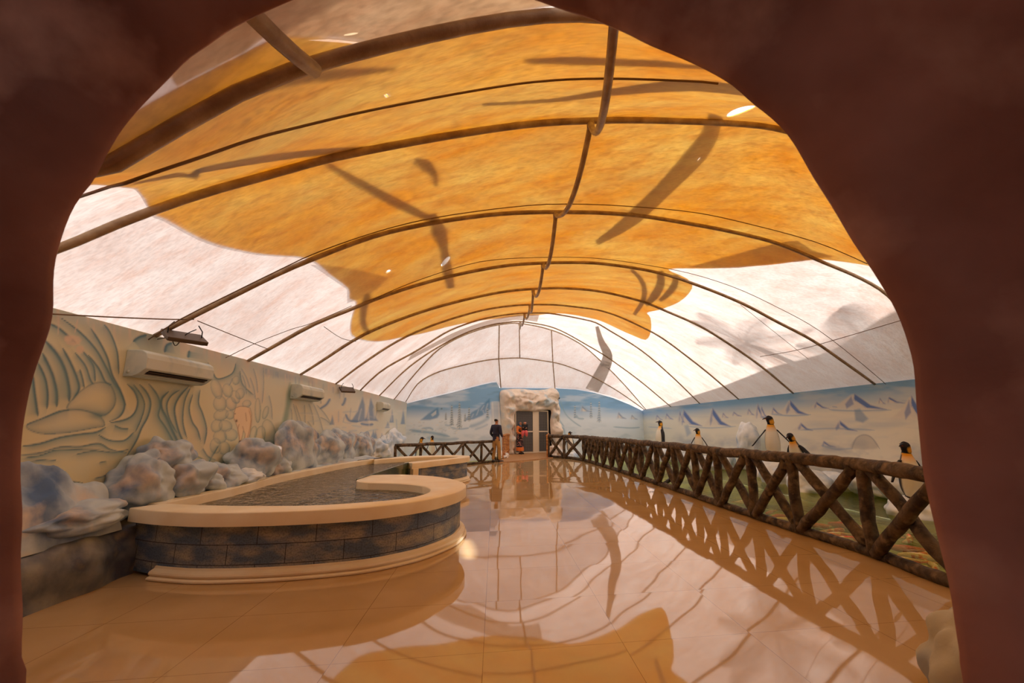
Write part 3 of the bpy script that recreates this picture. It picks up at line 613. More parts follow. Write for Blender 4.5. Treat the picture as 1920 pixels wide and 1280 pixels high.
uvp = uvp+[(min(uR[0]+.06, .97), uR[1]-.3), (.93, 1.6), (.8, nuv[0][1])]+nuv+[(max(nuv[-1][0]-.06, .02), nuv[-1][1]), (.03, max(uL[1]-.6, .3))]
print('tarp near edge', nuv[0], nuv[-1], uL)
tarp = sheet('tarpaulin', None, .015, M['orange'], uvpoly=uvp, sm=3)
tag(tarp, 'large weathered orange tarpaulin spread over the arched cloth roof', 'tarpaulin')
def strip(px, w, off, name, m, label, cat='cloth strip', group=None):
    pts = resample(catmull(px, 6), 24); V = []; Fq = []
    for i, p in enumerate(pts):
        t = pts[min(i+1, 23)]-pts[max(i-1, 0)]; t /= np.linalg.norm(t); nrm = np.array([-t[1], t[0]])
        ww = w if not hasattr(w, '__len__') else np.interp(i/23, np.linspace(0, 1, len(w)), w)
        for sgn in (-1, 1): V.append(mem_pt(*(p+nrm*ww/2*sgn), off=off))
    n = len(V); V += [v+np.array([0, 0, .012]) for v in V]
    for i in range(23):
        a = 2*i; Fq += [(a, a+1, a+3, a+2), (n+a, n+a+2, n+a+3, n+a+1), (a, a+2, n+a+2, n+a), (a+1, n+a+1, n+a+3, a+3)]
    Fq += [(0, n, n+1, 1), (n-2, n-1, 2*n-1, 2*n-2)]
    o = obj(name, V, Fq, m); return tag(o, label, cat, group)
SG = 'cloth folds and added shadow strips lying on the roof'  # most of these strips are added to stand in for cast shadows
strip([(612, 306), (680, 345), (745, 380), (812, 412)], [9, 16, 18, 12], .03, 'fold_shade_strip', M['greyclothshade'], 'added strip for a slanting shadow across the orange roof cloth, left of its middle', group=SG)
strip([(778, 300), (803, 312), (816, 330), (818, 348)], [10, 24, 14, 6], .03, 'fold_shade_strip', M['greyclothshade'], 'small added strip for a curled shadow on the orange roof cloth above the slanting band', group=SG)
strip([(812, 400), (826, 440), (834, 470), (838, 500), (846, 540)], [10, 30, 14, 20, 14], .03, 'fold_shade_strip', M['greyclothshade'], 'added strip for an upright shadow beside the white leaf-shaped tear', group=SG)
strip([(1345, 215), (1322, 270), (1255, 345), (1180, 415), (1120, 455)], [26, 38, 30, 28, 10], .03, 'fold_shade_strip', M['thinshade'], 'broad added strip for a shadow slanting down on the right of the orange cloth', group=SG)
strip([(250, 344), (380, 318), (520, 294), (640, 281), (735, 276)], [4, 10, 14, 12, 6], .03, 'fold_shade_strip', M['greyclothshade'], 'long thin added strip for a shadow just above the second hoop, left side', group=SG)
strip([(470, 170), (560, 146), (650, 136), (740, 128)], [10, 22, 18, 4], .03, 'fold_shade_strip', M['greyclothshade'], 'added strip for a shadow under the nearest hoop, left side', group=SG)
strip([(985, 113), (1070, 113), (1160, 116), (1250, 120), (1330, 128)], [8, 16, 14, 12, 6], .03, 'fold_shade_strip', M['greyclothshade'], 'added strip for a shadow just below the top of the orange cloth, right of middle', group=SG)
strip([(905, 195), (1040, 187), (1150, 172), (1290, 160), (1400, 170)], [5, 7, 14, 22, 20], .03, 'fold_shade_strip', M['greyclothshade'], 'long added strip for a curved shadow above the second hoop, right side', group=SG)
strip([(1185, 505), (1206, 530), (1208, 560), (1190, 590)], [5, 9, 10, 6], .03, 'fold_shade_strip', M['greyclothshade'], 'narrow curved fold left of the two broad bands of the right lobe', group=SG)
strip([(1238, 508), (1240, 530), (1230, 552), (1212, 572)], [12, 16, 16, 8], .03, 'fold_shade_strip', M['greyclothshade'], 'broad inner band of the tarpaulin\'s right lobe', group=SG)
strip([(1268, 515), (1266, 534), (1254, 550), (1238, 564)], [10, 13, 12, 6], .03, 'fold_shade_strip', M['greyclothshade'], 'outer curved band of the tarpaulin\'s right lobe', group=SG)
strip([(690, 552), (682, 580), (681, 605), (690, 622)], [12, 14, 12, 8], .03, 'fold_shade_strip', M['greyclothshade'], 'curved fold at the left lobe of the orange tarpaulin', group=SG)
strip([(1120, 612), (1128, 640), (1140, 668), (1128, 700), (1108, 735)], [6, 12, 20, 24, 24], .03, 'fold_shade_strip', M['greyclothshade'], 'added strip for a bent shadow on the white cloth near the far right gable', group=SG)
tag(sheet('cloth_shade_patch', [(1290, 501), (1350, 484), (1420, 466), (1497, 451), (1525, 470), (1565, 482), (1505, 490), (1387, 502)], .028, M['greyclothshade'], smooth=False), 'grey-brown cloth flap along the right edge of the orange tarpaulin', 'cloth patch')
tag(sheet('cloth_shade_patch', [(764, 677), (772, 664), (830, 634), (880, 612), (935, 596), (990, 589), (1012, 590), (1008, 603), (960, 602), (892, 614), (833, 641)], .028, M['greyclothshade'], smooth=False), 'thin grey-brown cloth streak beyond the tip of the tarpaulin', 'cloth patch')
tag(sheet('cloth_shade_patch', [(585, 493), (622, 518), (654, 540), (654, 566), (690, 556), (730, 520), (640, 500)], .028, fabric('pale_grey_cloth', (.75, .72, .72), (.85, .8, .8), 2, fine=.05), smooth=False), 'pale grey cloth corner at the left edge of the orange tarpaulin', 'cloth patch')
def add_tears(m, lst):
    nt = m.node_tree; N = nt.nodes; L = nt.links; o = N['Material Output']; src = o.inputs[0].links[0].from_socket
    tc = N.new('ShaderNodeTexCoord'); acc = None
    for (x0, y0), (x1, y1), wpx in lst:
        a = mem_pt(x0, y0); b = mem_pt(x1, y1); c = (a+b)/2; d = (b-a)[:2]; hl = np.linalg.norm(d)/2; ang = math.atan2(d[1], d[0])
        hw = np.linalg.norm((mem_pt((x0+x1)/2, (y0+y1)/2+wpx/2)-mem_pt((x0+x1)/2, (y0+y1)/2-wpx/2))[:2])/2 if abs(x1-x0) > abs(y1-y0) else np.linalg.norm((mem_pt((x0+x1)/2+wpx/2, (y0+y1)/2)-mem_pt((x0+x1)/2-wpx/2, (y0+y1)/2))[:2])/2
        mp = N.new('ShaderNodeMapping'); mp.vector_type = 'TEXTURE'; mp.inputs['Location'].default_value = (c[0], c[1], 0); mp.inputs['Rotation'].default_value = (0, 0, ang); mp.inputs['Scale'].default_value = (hl, hw, 1e6)
        L.new(tc.outputs['Object'], mp.inputs[0])
        ln = N.new('ShaderNodeVectorMath'); ln.operation = 'LENGTH'; L.new(mp.outputs[0], ln.inputs[0])
        lt = N.new('ShaderNodeMath'); lt.operation = 'LESS_THAN'; L.new(ln.outputs['Value'], lt.inputs[0]); lt.inputs[1].default_value = 1.0
        if acc is None: acc = lt.outputs[0]
        else:
            mx = N.new('ShaderNodeMath'); mx.operation = 'MAXIMUM'; L.new(acc, mx.inputs[0]); L.new(lt.outputs[0], mx.inputs[1]); acc = mx.outputs[0]
    tp = N.new('ShaderNodeBsdfTransparent'); ms = N.new('ShaderNodeMixShader'); L.new(acc, ms.inputs[0]); L.new(src, ms.inputs[1]); L.new(tp.outputs[0], ms.inputs[2]); L.new(ms.outputs[0], o.inputs[0])
TEARS = [((829, 500), (842, 481), 10), ((725, 510), (732, 507), 5), ((1368, 219), (1412, 198), 4), ((645, 66), (671, 62), 4), ((1060, 388), (1070, 388), 3), ((900, 507), (905, 506), 3), ((723, 176), (728, 182), 3), ((1308, 302), (1313, 295), 3)]
add_tears(M['membrane'], TEARS); add_tears(M['orange'], TEARS)
tag(sheet('cloth_shade_patch', [(330, 165), (400, 128), (455, 100), (505, 66), (560, 74), (620, 70), (690, 78), (760, 68), (856, 44), (960, 24), (1040, 10), (1040, -25), (800, -45), (600, -30), (480, 10), (380, 60), (300, 120)], .012, M['tanshade'], smooth=False), 'tan sheet added for the shade on the roof just above the nearest hoop', 'cloth patch')  # sheet added where bare roof cloth lies in shade
# roof frame --------------------------------------------------------
frame = empty('roof_frame', (0, 8, ZT), 'arched steel pipe frame carrying the cloth roof from wall to wall', 'roof frame')
for k in order:
    P = hoopP[k].copy(); r = {'A': .040, 'B': .037}.get(k, .034 if k in 'CDE' else .030)
    P[:, 2] -= .0
    if k == 'J': P[:, 2] = np.maximum(P[:, 2], Wt[:, 2]+.0)
    MB().tube(P[::2], r, 10).build('hoop', M['pipe'], frame)
def hoop_at(k, px):
    P = hoopP[k]; x, y, d = proj(P); i = int(np.argmin(np.abs(x-px)+(d < .3)*1e6)); return P[i]
ridge = [('A', 1162), ('B', 1099), ('C', 1047), ('D', 1020), ('E', 1003), ('F', 992), ('G', 983), ('H', 977), ('I', 975)]
RP = [hoop_at(k, x) for k, x in ridge]
for a, b, k in zip(RP[:-1], RP[1:], range(9)):
    pts = [a*(1-t)+b*t - np.array([0, 0, .05+.36*4*t*(1-t)*(1-.25*(k > 4))]) for t in np.linspace(0, 1, 15)]
    rpipe = MB().tube(pts, .034, 10).build('ridge_pipe', M['pipe'], frame)
    MB().tube([b+np.array([0, 0, -.10]), b+np.array([0, 0, .0])], .045, 8).build('clamp', M['pipe'], rpipe)
a = hoop_at('A', 578); b = a+np.array([-.25, -1.9, .0]); 
MB().tube([a*(1-t)+b*t-np.array([0, 0, .04+.22*4*t*(1-t)]) for t in np.linspace(0, 1, 14)], .04, 10).build('side_pipe', M['pipe'], frame)
for xa, xb, yb in ((937, 939, 727), (1035, 1040, 728)):
    p0 = hoop_at('I', xa); p1 = hoop_at('J', xa); p2 = on_vert(xb, yb, FL, FR)+np.array([0, -.12, 0])
    MB().tube([p0, p1, p2], .028, 8).build('end_post', M['pipe'], frame)
p0 = hoop_at('I', 974); p1 = hoop_at('J', 976)
MB().tube([p0, p1], .026, 8).build('end_post', M['pipe'], frame)
# cables under the cloth -------------------------------------------
def cable(px, r, label, off=-.07, name='cable'):
    pts = resample(catmull(px, 6), 40)
    return tag(MB().tube([mem_pt(*p, off=off) for p in pts], r, 6).build(name, M['cable']), label, 'cable')
cable([(150, 352), (194, 337), (287, 303), (381, 273), (475, 242), (569, 219), (700, 190), (887, 156), (1012, 139), (1137, 134), (1300, 139), (1345, 143)], .010, 'thin cable arching between the two nearest hoops')
cable([(279, 626), (341, 587), (435, 540), (544, 487), (600, 462), (709, 425), (819, 399), (981, 378), (1087, 375), (1200, 381), (1300, 391), (1387, 409), (1528, 447), (1625, 488)], .008, 'thin cable arching just before the third hoop')
cable([(1660, 716), (1607, 671), (1530, 612), (1453, 570), (1380, 536), (1300, 510), (1220, 494), (1120, 480), (1020, 478), (900, 486), (780, 522), (700, 556)], .007, 'thin cable following the fourth hoop down to the right wall', -.05)
cable([(97, 574), (200, 581), (310, 587), (365, 588)], .007, 'black wire running along the left wall top to the floodlight')
cable([(372, 591), (440, 620), (505, 647)], .006, 'grey wire sagging from the third hoop to the fourth')
cable([(424, 662), (480, 635), (545, 610), (585, 598), (660, 566)], .005, 'thin wire climbing beside the fourth hoop from the left wall')
cable([(608, 605), (640, 627), (668, 634)], .006, 'dark wire looping past the tarpaulin\'s left lobe')
cable([(1425, 664), (1490, 652), (1560, 633), (1690, 594)], .008, 'black wire stretched over the palm shadow at the right')
cable([(1388, 566), (1430, 600), (1480, 640), (1515, 668)], .005, 'thin wire crossing the white cloth on the right side')
# ================================================================== CAVE MOUTH
arch_px = [(40, 1330), (42, 1230), (45, 1150), (40, 1060), (39, 960), (38, 890), (44, 810), (50, 765), (60, 715), (78, 655), (92, 610), (99, 570), (101, 520), (106, 480), (118, 435), (133, 395), (150, 368), (178, 335), (200, 292), (225, 252), (255, 215), (290, 175), (322, 140), (352, 108), (388, 82), (425, 57), (470, 33), (515, 12),
           (570, -8), (650, -30), (740, -45), (830, -45), (910, -30), (980, -8), (1050, 14), (1110, 33), (1169, 60), (1215, 83), (1261, 102), (1300, 119), (1340, 139), (1378, 163), (1411, 194), (1445, 222), (1472, 250), (1500, 290), (1528, 334), (1565, 392), (1598, 447), (1622, 486), (1645, 524), (1668, 560), (1687, 597), (1704, 645), (1716, 695), (1720, 770), (1727, 860), (1740, 930), (1757, 1005), (1775, 1080), (1790, 1160), (1803, 1240), (1812, 1310)]
AP = [on_y(x, y, 1.0) for x, y in arch_px]; AP = [np.array([p[0], p[2]]) for p in AP]
AP = [np.array([AP[0][0], -.02]), np.array([AP[0][0], .2])]+AP+[np.array([AP[-1][0], .2]), np.array([AP[-1][0], -.02])]
AP = resample(catmull(AP, 5), 230)
tn = np.gradient(AP, axis=0); tn /= np.linalg.norm(tn, axis=1)[:, None]; nrm = np.stack([-tn[:, 1], tn[:, 0]], 1)
ker = np.ones(25)/25; nrs = np.stack([np.convolve(np.pad(nrm[:, i], 12, 'edge'), ker, 'valid') for i in range(2)], 1); nrs /= np.linalg.norm(nrs, axis=1)[:, None]
prof = [(9.0, 1.62), (6, 1.6), (3.0, 1.55), (1.6, 1.5), (.9, 1.42), (.5, 1.3), (.27, 1.17), (.14, 1.09), (.05, 1.035), (.012, 1.012), (.0, 1.0), (.003, .985), (.012, .965), (.03, .94), (.055, .91), (.09, .88), (.14, .845), (.2, .81), (.28, .77), (.38, .72), (.5, .65), (.62, .55), (.72, .42), (.8, .25), (.85, 0), (.9, -.4), (.95, -1.0), (1.0, -1.8), (.9, -2.4), (-.1, -2.7), (-.9, -2.8)]
AV = []
for q, (o, y) in enumerate(prof):
    for i, p in enumerate(AP):
        b = min(1, o/.25)
        w = p+nrs[i]*o; w = w+np.array([-1.1*max(0, -y-1.0)/1.8, 0])
        if q < 6: w[1] = min(w[1], 3.95); w[0] = max(min(w[0], 9.6), -4.05)
        v = Vector((w[0], y, w[1]))
        d = (noise.noise(v*2.2+Vector((3, 0, 0)))*.10+noise.noise(v*5.5)*.035+noise.noise(v*13)*.008)*b*(q > 6)
        e = nrm[i]*(noise.noise(Vector((p[0]*7, 4, p[1]*7)))*.006)
        AV.append((w[0]+nrs[i][0]*max(d, -o*.6)+e[0], y+d*.6*(y < .95), max(w[1]+nrs[i][1]*max(d, -o*.6)+e[1], -.03)))
na = len(AP)
AF = [(q*na+i, q*na+i+1, (q+1)*na+i+1, (q+1)*na+i) for q in range(len(prof)-1) for i in range(na-1)]
cave = obj('wall_near', AV, AF, M['cave']); tag(cave, kind='structure')
# ================================================================== ROCKS
def rock(name, c, size, seed, m, label, group=None, sub=5, rough=.42, rot=0, flat=None, parent=None, sharp=.75, cat='rock'):
    bm = bmesh.new(); bmesh.ops.create_icosphere(bm, subdivisions=sub, radius=1.0)
    sd = Vector((seed*3.1, seed*1.7, seed*5.3)); cr, sr = math.cos(rot), math.sin(rot)
    for v in bm.verts:
        p = v.co.copy()
        n1 = noise.noise(p*1.1+sd); n2 = noise.noise(p*2.6+sd*2); n3 = noise.noise(p*6+sd)
        cell = noise.voronoi(p*1.5+sd)[0][0]
        r = 1+rough*(n1*.9+n2*.55+n3*.07)+sharp*.35*(cell-.45)
        q = p*r; q = Vector((q.x*size[0], q.y*size[1], q.z*size[2]))
        v.co = Vector((q.x*cr-q.y*sr+c[0], q.x*sr+q.y*cr+c[1], q.z+c[2]))
        if flat is not None and v.co.z < flat: v.co.z = flat
        if v.co.x < XL+.004: v.co.x = XL+.004
        if v.co.x > XR-.004 and name != 'snow_mound': v.co.x = XR-.004
    me = bpy.data.meshes.new(name); bm.to_mesh(me); bm.free(); me.materials.append(m)
    me.polygons.foreach_set('use_smooth', [True]*len(me.polygons))
    o = bpy.data.objects.new(name, me); COL.objects.link(o)
    o.data.transform(Matrix.Translation(-Vector(c))); o.location = c
    if parent: o.parent = parent
    if label: tag(o, label, cat, group)
    return o
G1 = 'painted rocks along the left mural wall'
def wrock(x0, x1, y0, y1, seed, label, X=-3.82, dx=.28, m='rock', **k):
    P0 = on_x(x0, (y0+y1)/2, X); P1 = on_x(x1, (y0+y1)/2, X); ya, yb = P0[1], P1[1]
    mid = (x0+x1)/2; zt = on_x(mid, y0, X)[2]; zb = on_x(mid, y1, X)[2]
    return rock('rock', (X, (ya+yb)/2, (zt+zb)/2), (dx, abs(yb-ya)/2*.98, (zt-zb)/2*1.0), seed, M[m], label, G1, **k)
wrock(212, 310, 855, 965, 2, 'large lumpy blue-grey rock above the left end of the pool coping')
wrock(262, 352, 822, 895, 3, 'upper rock of the heap above the pool\'s left end', X=-3.86, dx=.2)
wrock(288, 372, 862, 945, 4, 'big rounded rock overhanging the pool curb, second from the left end', X=-3.76)
wrock(352, 400, 880, 935, 5, 'small dark-edged rock squeezed between the heap and the next boulder', X=-3.74, dx=.22)
wrock(373, 440, 868, 925, 6, 'medium rock right of the heap, touching the pool curb', X=-3.76)
wrock(428, 480, 880, 915, 8, 'small pale blue rock sitting low at the water\'s edge', X=-3.66, m='iceblue', dx=.2)
wrock(432, 512, 822, 910, 9, 'big rounded blue-shaded rock under the painted polar bear')
wrock(500, 535, 860, 908, 10, 'narrow rock beside the big rock under the polar bear', X=-3.78, dx=.2)
wrock(510, 592, 795, 900, 11, 'tall peaked rock halfway along the pool\'s wall side', X=-3.86)
wrock(575, 640, 812, 885, 12, 'rock with a dark hollow right of the tall peaked rock')
wrock(612, 662, 806, 878, 13, 'knobbly upright rock below the second air conditioner')
wrock(655, 690, 812, 872, 14, 'pale upright rock near the far third of the left wall')
wrock(684, 722, 826, 868, 15, 'low pale rock before the far left corner', m='iceblue')
wrock(716, 752, 808, 864, 16, 'pale blue rock closest to the far left corner', m='iceblue', X=-3.85)
# heap over the ledge
G2 = 'painted rocks heaped on the near left ledge'
crest = [(20, 872), (48, 880), (85, 880), (105, 893), (125, 905), (150, 908), (172, 925), (190, 945), (205, 952), (240, 950), (290, 946)]
cp_ = [on_x(x, y, XL+.05) for x, y in crest]; cy_ = np.array([p[1] for p in cp_]); cz_ = np.array([p[2] for p in cp_]); o_ = np.argsort(cy_); cy_ = cy_[o_]; cz_ = cz_[o_]
RV = []; na_, nb_ = 150, 60
for i in range(na_):
    y = 1.4+(4.55-1.4)*i/(na_-1); zw = float(np.interp(y, cy_, cz_))
    for j in range(nb_):
        t = j/(nb_-1); x = -3.60+(XL+.01+3.60)*t
        tt = t**.8; zb_ = .42+(zw-.42)*(1-(1-tt)**1.8)
        v = Vector((x*2.4, y*1.35, 0)); d = noise.noise(v*1.5+Vector((2, 7, 1)))*.20+noise.noise(v*3.6)*.09+(noise.voronoi(v*1.9)[0][0]-.3)*.22+noise.noise(v*9)*.02
        w_ = math.sin(PI*min(1, max(0, t-.12)*1.1))**.7 if t > .12 else 0
        RV.append((max(XL+.004, x+noise.noise(v*3+Vector((5, 5, 5)))*.05*w_), y, max(.36, zb_+d*w_*min(1, (zw-.3)*1.6))))
tag(obj('rock_slope', RV, [(i*nb_+j, (i+1)*nb_+j, (i+1)*nb_+j+1, i*nb_+j+1) for i in range(na_-1) for j in range(nb_-1)], M['rock']), 'lumpy grey and cream painted rock slope above the dark ledge at the near left', 'rock slope')
rock('rock', (-3.74, 4.22, .60), (.24, .52, .115), 24, M['rock'], 'smooth elongated grey slab beside the coping\'s left end', G2, flat=.3, sharp=.1)
# ledge ------------------------------------------------------------
LV = []; ny = 90; prof_l = [(-4.02, -.02)] ; 
nz_ = 30
for i in range(ny):
    y = 1.35+(4.84-1.35)*i/(ny-1)
    endf = min(1, max(0, (4.90-y)/.12))
    for j in range(nz_):
        t = j/(nz_-1)
        if t < .55: a = t/.55; x = -3.50-.05*a; z = a*.36
        elif t < .72: a = (t-.55)/.17; x = -3.55-.10*a*a; z = .36+.07*math.sin(a*PI/2)
        else: a = (t-.72)/.28; x = -3.65-.37*a; z = .43+.12*a
        p = Vector((x, y, z)); d = noise.noise(p*2.0+Vector((9, 0, 0)))*.10+noise.noise(p*5)*.035+(noise.voronoi(p*2.6)[0][0]-.35)*.06
        x2 = x+d*(.5+.5*min(1, z/.1)); 
        LV.append((x2*1.0-.06*(1-endf), y, max(0, z+d*.4*(z > .1))))
LF = [(i*nz_+j, (i+1)*nz_+j, (i+1)*nz_+j+1, i*nz_+j+1) for i in range(ny-1) for j in range(nz_-1)]
LF.append(tuple((ny-1)*nz_+j for j in range(nz_)) )
tag(obj('rock_ledge', LV, LF, M['rockdark']), 'dark painted rock ledge on the floor at the near left, below the mural', 'ledge')
r = on_z(1775, 1290, .05)
rock('rock', (2.62, 2.25, .14), (.40, .34, .34), 31, mat('beige_rock', (176, 168, 140), .7, (120, 134, 150), 2.0, mix=(.5, .75), bump=.3, bscale=8), 'beige and blue rock on the floor at the bottom right of the cave opening', flat=0.0, sharp=.3)
rock('rock', (-2.42, 2.15, .06), (.22, .25, .20), 32, M['rockdark'], 'little dark rock on the floor at the bottom left of the cave opening', flat=0.0)
# ================================================================== POOL
pool = empty('pool', (-2, 6, 0), 'curved koi pool with cream coping, blue block wall and curled inner lip', 'pool')
ZC = .61
def zpl(px, z=ZC): return [on_z(x, y, z)[:2] for x, y in px]
outer1 = zpl([(243, 952), (295, 957.5), (377, 961), (480, 960), (584, 956.5), (687, 950.6), (756, 943), (807, 935), (852, 924), (869, 916), (874, 909), (864, 902), (838, 895.6), (804, 891.5), (749, 889), (694, 890.5), (671, 896)])
inner1 = zpl([(310, 943), (377, 946.5), (480, 948), (584, 947), (687, 941), (755, 935), (790, 928), (805, 921.4), (804, 914.5), (783, 908.7), (738, 905), (687, 904), (668, 902)])
def ribbon(name, out, inn, z0, z1, m, n=110, parent=pool, grow=0.0, edge=.012, smooth_o=True, tip=True):
    O = resample(catmull(out, 8), n); I = resample(catmull(inn, 8), n)
    C = (O+I)/2; d = O-C; L = np.linalg.norm(d, axis=1)[:, None]+1e-6
    prof = [(-1, z0), (-1, z1-edge), (-1+.02, z1-edge*.3), (-1+.05, z1), (1-.05, z1), (1-.02, z1-edge*.3), (1, z1-edge), (1, z0)]
    V = []
    for i in range(n):
        for s_, z in prof:
            p = C[i]+d[i]/L[i]*(L[i]+grow)*s_; V.append((p[0], p[1], z))
    k = len(prof); Fq = [(i*k+j, i*k+(j+1) % k, (i+1)*k+(j+1) % k, (i+1)*k+j) for i in range(n-1) for j in range(k)]
    Fq += [tuple(range(k))[::-1], tuple((n-1)*k+j for j in range(k))]
    o = obj(name, V, Fq, m, parent); auto_smooth(o, 40); return o
ribbon('coping', outer1, inner1, ZC-.125, ZC, M['coping'])
# block wall, set back under the coping
def wallface(name, line, inset, z0, z1, m, thick=.18, n=120, parent=pool):
    O = resample(catmull(line, 8), n); t = np.gradient(O, axis=0); t /= np.linalg.norm(t, axis=1)[:, None]; nn = np.stack([-t[:, 1], t[:, 0]], 1)
    A = O+nn*inset; B = O+nn*(inset+thick); V = []; s = np.r_[0, np.cumsum(np.linalg.norm(np.diff(A, axis=0), axis=1))]
    for i in range(n): V += [(A[i][0], A[i][1], z0), (A[i][0], A[i][1], z1), (B[i][0], B[i][1], z1), (B[i][0], B[i][1], z0)]
    Fq = [(i*4+j, i*4+(j+1) % 4, (i+1)*4+(j+1) % 4, (i+1)*4+j) for i in range(n-1) for j in range(4)]+[(0, 1, 2, 3), (4*n-1, 4*n-2, 4*n-3, 4*n-4)]
    o = obj(name, V, Fq, m, parent); auto_smooth(o, 40)
    uv = o.data.uv_layers.new(name='UVMap'); S = np.repeat(s, 4); Z = np.array(V)[:, 2]
    li = np.zeros(len(o.data.loops), np.int32); o.data.loops.foreach_get('vertex_index', li)
    uv.data.foreach_set('uv', np.stack([S[li], Z[li]], 1).ravel().astype(np.float32)); return o
def block_mat():
    m, nt, N, L, b = newmat('blue_blocks'); b.inputs['Roughness'].default_value = .6
    uv = N.new('ShaderNodeUVMap'); mp = N.new('ShaderNodeMapping'); L.new(uv.outputs[0], mp.inputs[0]); mp.inputs['Location'].default_value = (.18, -.135, 0)
    br = N.new('ShaderNodeTexBrick'); L.new(mp.outputs[0], br.inputs['Vector']); br.inputs['Scale'].default_value = 1
    br.inputs['Brick Width'].default_value = .52; br.inputs['Row Height'].default_value = .175; br.inputs['Mortar Size'].default_value = .004; br.inputs['Mortar Smooth'].default_value = .4
    br.inputs['Color1'].default_value = (*s2l((88, 112, 144)), 1); br.inputs['Color2'].default_value = (*s2l((104, 124, 150)), 1); br.inputs['Mortar'].default_value = (*s2l((30, 42, 66)), 1)
    # broad lighter patch in the middle of each block, speckled texture
    nz = N.new('ShaderNodeTexNoise'); nz.inputs['Scale'].default_value = 7; nz.inputs['Detail'].default_value = 3
    m2 = N.new('ShaderNodeMapping'); m2.inputs['Scale'].default_value = (.45, 1, 1); L.new(uv.outputs[0], m2.inputs[0]); L.new(m2.outputs[0], nz.inputs['Vector'])
    rp = N.new('ShaderNodeValToRGB'); rp.color_ramp.elements[0].position = .42; rp.color_ramp.elements[1].position = .66; L.new(nz.outputs['Fac'], rp.inputs[0])
    mx = N.new('ShaderNodeMix'); mx.data_type = 'RGBA'; L.new(rp.outputs[0], mx.inputs[0]); L.new(br.outputs['Color'], mx.inputs[6]); mx.inputs[7].default_value = (*s2l((170, 170, 160)), 1)
    sub = N.new('ShaderNodeMix'); sub.data_type = 'RGBA'; L.new(br.outputs['Fac'], sub.inputs[0]); L.new(mx.outputs[2], sub.inputs[6]); sub.inputs[7].default_value = (*s2l((30, 42, 66)), 1)
    n3 = N.new('ShaderNodeTexNoise'); n3.inputs['Scale'].default_value = 60; n3.inputs['Detail'].default_value = 6; L.new(uv.outputs[0], n3.inputs['Vector'])
    r3 = N.new('ShaderNodeMapRange'); r3.inputs[1].default_value = .35; r3.inputs[2].default_value = .55; r3.inputs[3].default_value = .55; r3.inputs[4].default_value = 1; L.new(n3.outputs['Fac'], r3.inputs[0])
    ml = N.new('ShaderNodeMix'); ml.data_type = 'RGBA'; ml.blend_type = 'MULTIPLY'; ml.inputs[0].default_value = .8; L.new(sub.outputs[2], ml.inputs[6]); L.new(r3.outputs[0], ml.inputs[7])
    L.new(ml.outputs[2], b.inputs['Base Color'])
    bp = N.new('ShaderNodeBump'); bp.inputs['Strength'].default_value = .5; bp.inputs['Distance'].default_value = .01; L.new(r3.outputs[0], bp.inputs['Height']); L.new(bp.outputs[0], b.inputs['Normal'])
    return m
M['blocks'] = block_mat()
wallface('block_wall', outer1, .075, .03, ZC-.12, M['blocks'])
def moulding(name, line, parent=pool, n=120, inset=.075):
    O = resample(catmull(line, 8), n); t = np.gradient(O, axis=0); t /= np.linalg.norm(t, axis=1)[:, None]; nn = np.stack([-t[:, 1], t[:, 0]], 1)
    pr = [(.02, 0), (-.078, 0), (-.09, .010), (-.09, .022), (-.078, .030), (-.056, .034), (-.056, .040), (-.070, .046), (-.074, .060), (-.066, .076), (-.04, .086), (-.02, .092), (-.014, .108), (.02, .112)]
    V = [(*(O[i]+nn[i]*(inset+o)), z) for i in range(n) for o, z in pr]; k = len(pr)
    Fq = [(i*k+j, i*k+(j+1) % k, (i+1)*k+(j+1) % k, (i+1)*k+j) for i in range(n-1) for j in range(k)]+[tuple(range(k))[::-1], tuple((n-1)*k+j for j in range(k))]
    o = obj(name, V, Fq, M['coping'], parent); auto_smooth(o, 30); return o
moulding('base_moulding', outer1[1:-1])
# second wall around the far end
outer2 = zpl([(773, 868.2), (799, 865.8), (843, 860.7), (868, 858), (879, 856.2), (881, 854.9), (876, 853.8), (847, 852.8), (800, 853.6), (760, 855.2), (720, 857.4), (700, 859.5)])
inner2 = zpl([(758, 866.6), (799, 862.8), (836, 859.6), (852, 857.6), (858, 856.4), (858, 855.8), (850, 855.5), (840, 855.4), (800, 856.4), (760, 858), (720, 860.2), (702, 862)])
ribbon('coping', outer2, inner2, ZC-.125, ZC, M['coping'])
wallface('block_wall', outer2[:-1], .07, .03, ZC-.12, M['blocks'])
moulding('base_moulding', outer2[:-1], inset=.07)
e0 = np.array(outer2[0]); e1 = np.array(outer2[1]); t = (e1-e0)/np.linalg.norm(e1-e0); nn = np.array([-t[1], t[0]])
bevel(MB().box((*(e0+t*.10+nn*.10), .245), (.16, .24, .49), [(*t, 0), (*nn, 0), (0, 0, 1)]).build('end_pillar', M['coping'], pool, False), .008)
# curb against the rocks
cpx = [(300, 944.5), (378, 927.5), (446, 913), (515, 894.6), (585, 880.5), (652, 868), (700, 861), (745, 856.6)]
ci = zpl(cpx); co = [p+np.array([-.16, .03]) for p in ci]
ribbon('curb', [tuple(p) for p in co], [tuple(p) for p in ci], 0.0, ZC, M['coping'])
# rock base filling between curb and wall
def strip_fill():
    V = []; n = 80; C = resample(catmull(co, 6), n)
    for i in range(n):
        for j in range(7):
            x = C[i][0]+.04+(XL-.02-C[i][0]-.04)*j/6; y = C[i][1]; d = noise.noise(Vector((x*4, y*3, 0)))*.07
            V.append((x, y, ZC-.02+d+.05*j/6*1.2))
    return V, [(i*7+j, (i+1)*7+j, (i+1)*7+j+1, i*7+j+1) for i in range(n-1) for j in range(6)]
tag(obj('rock_shelf', *strip_fill(), M['rock']), 'low blue-grey rock shelf running between the pool curb and the mural', 'rock shelf')
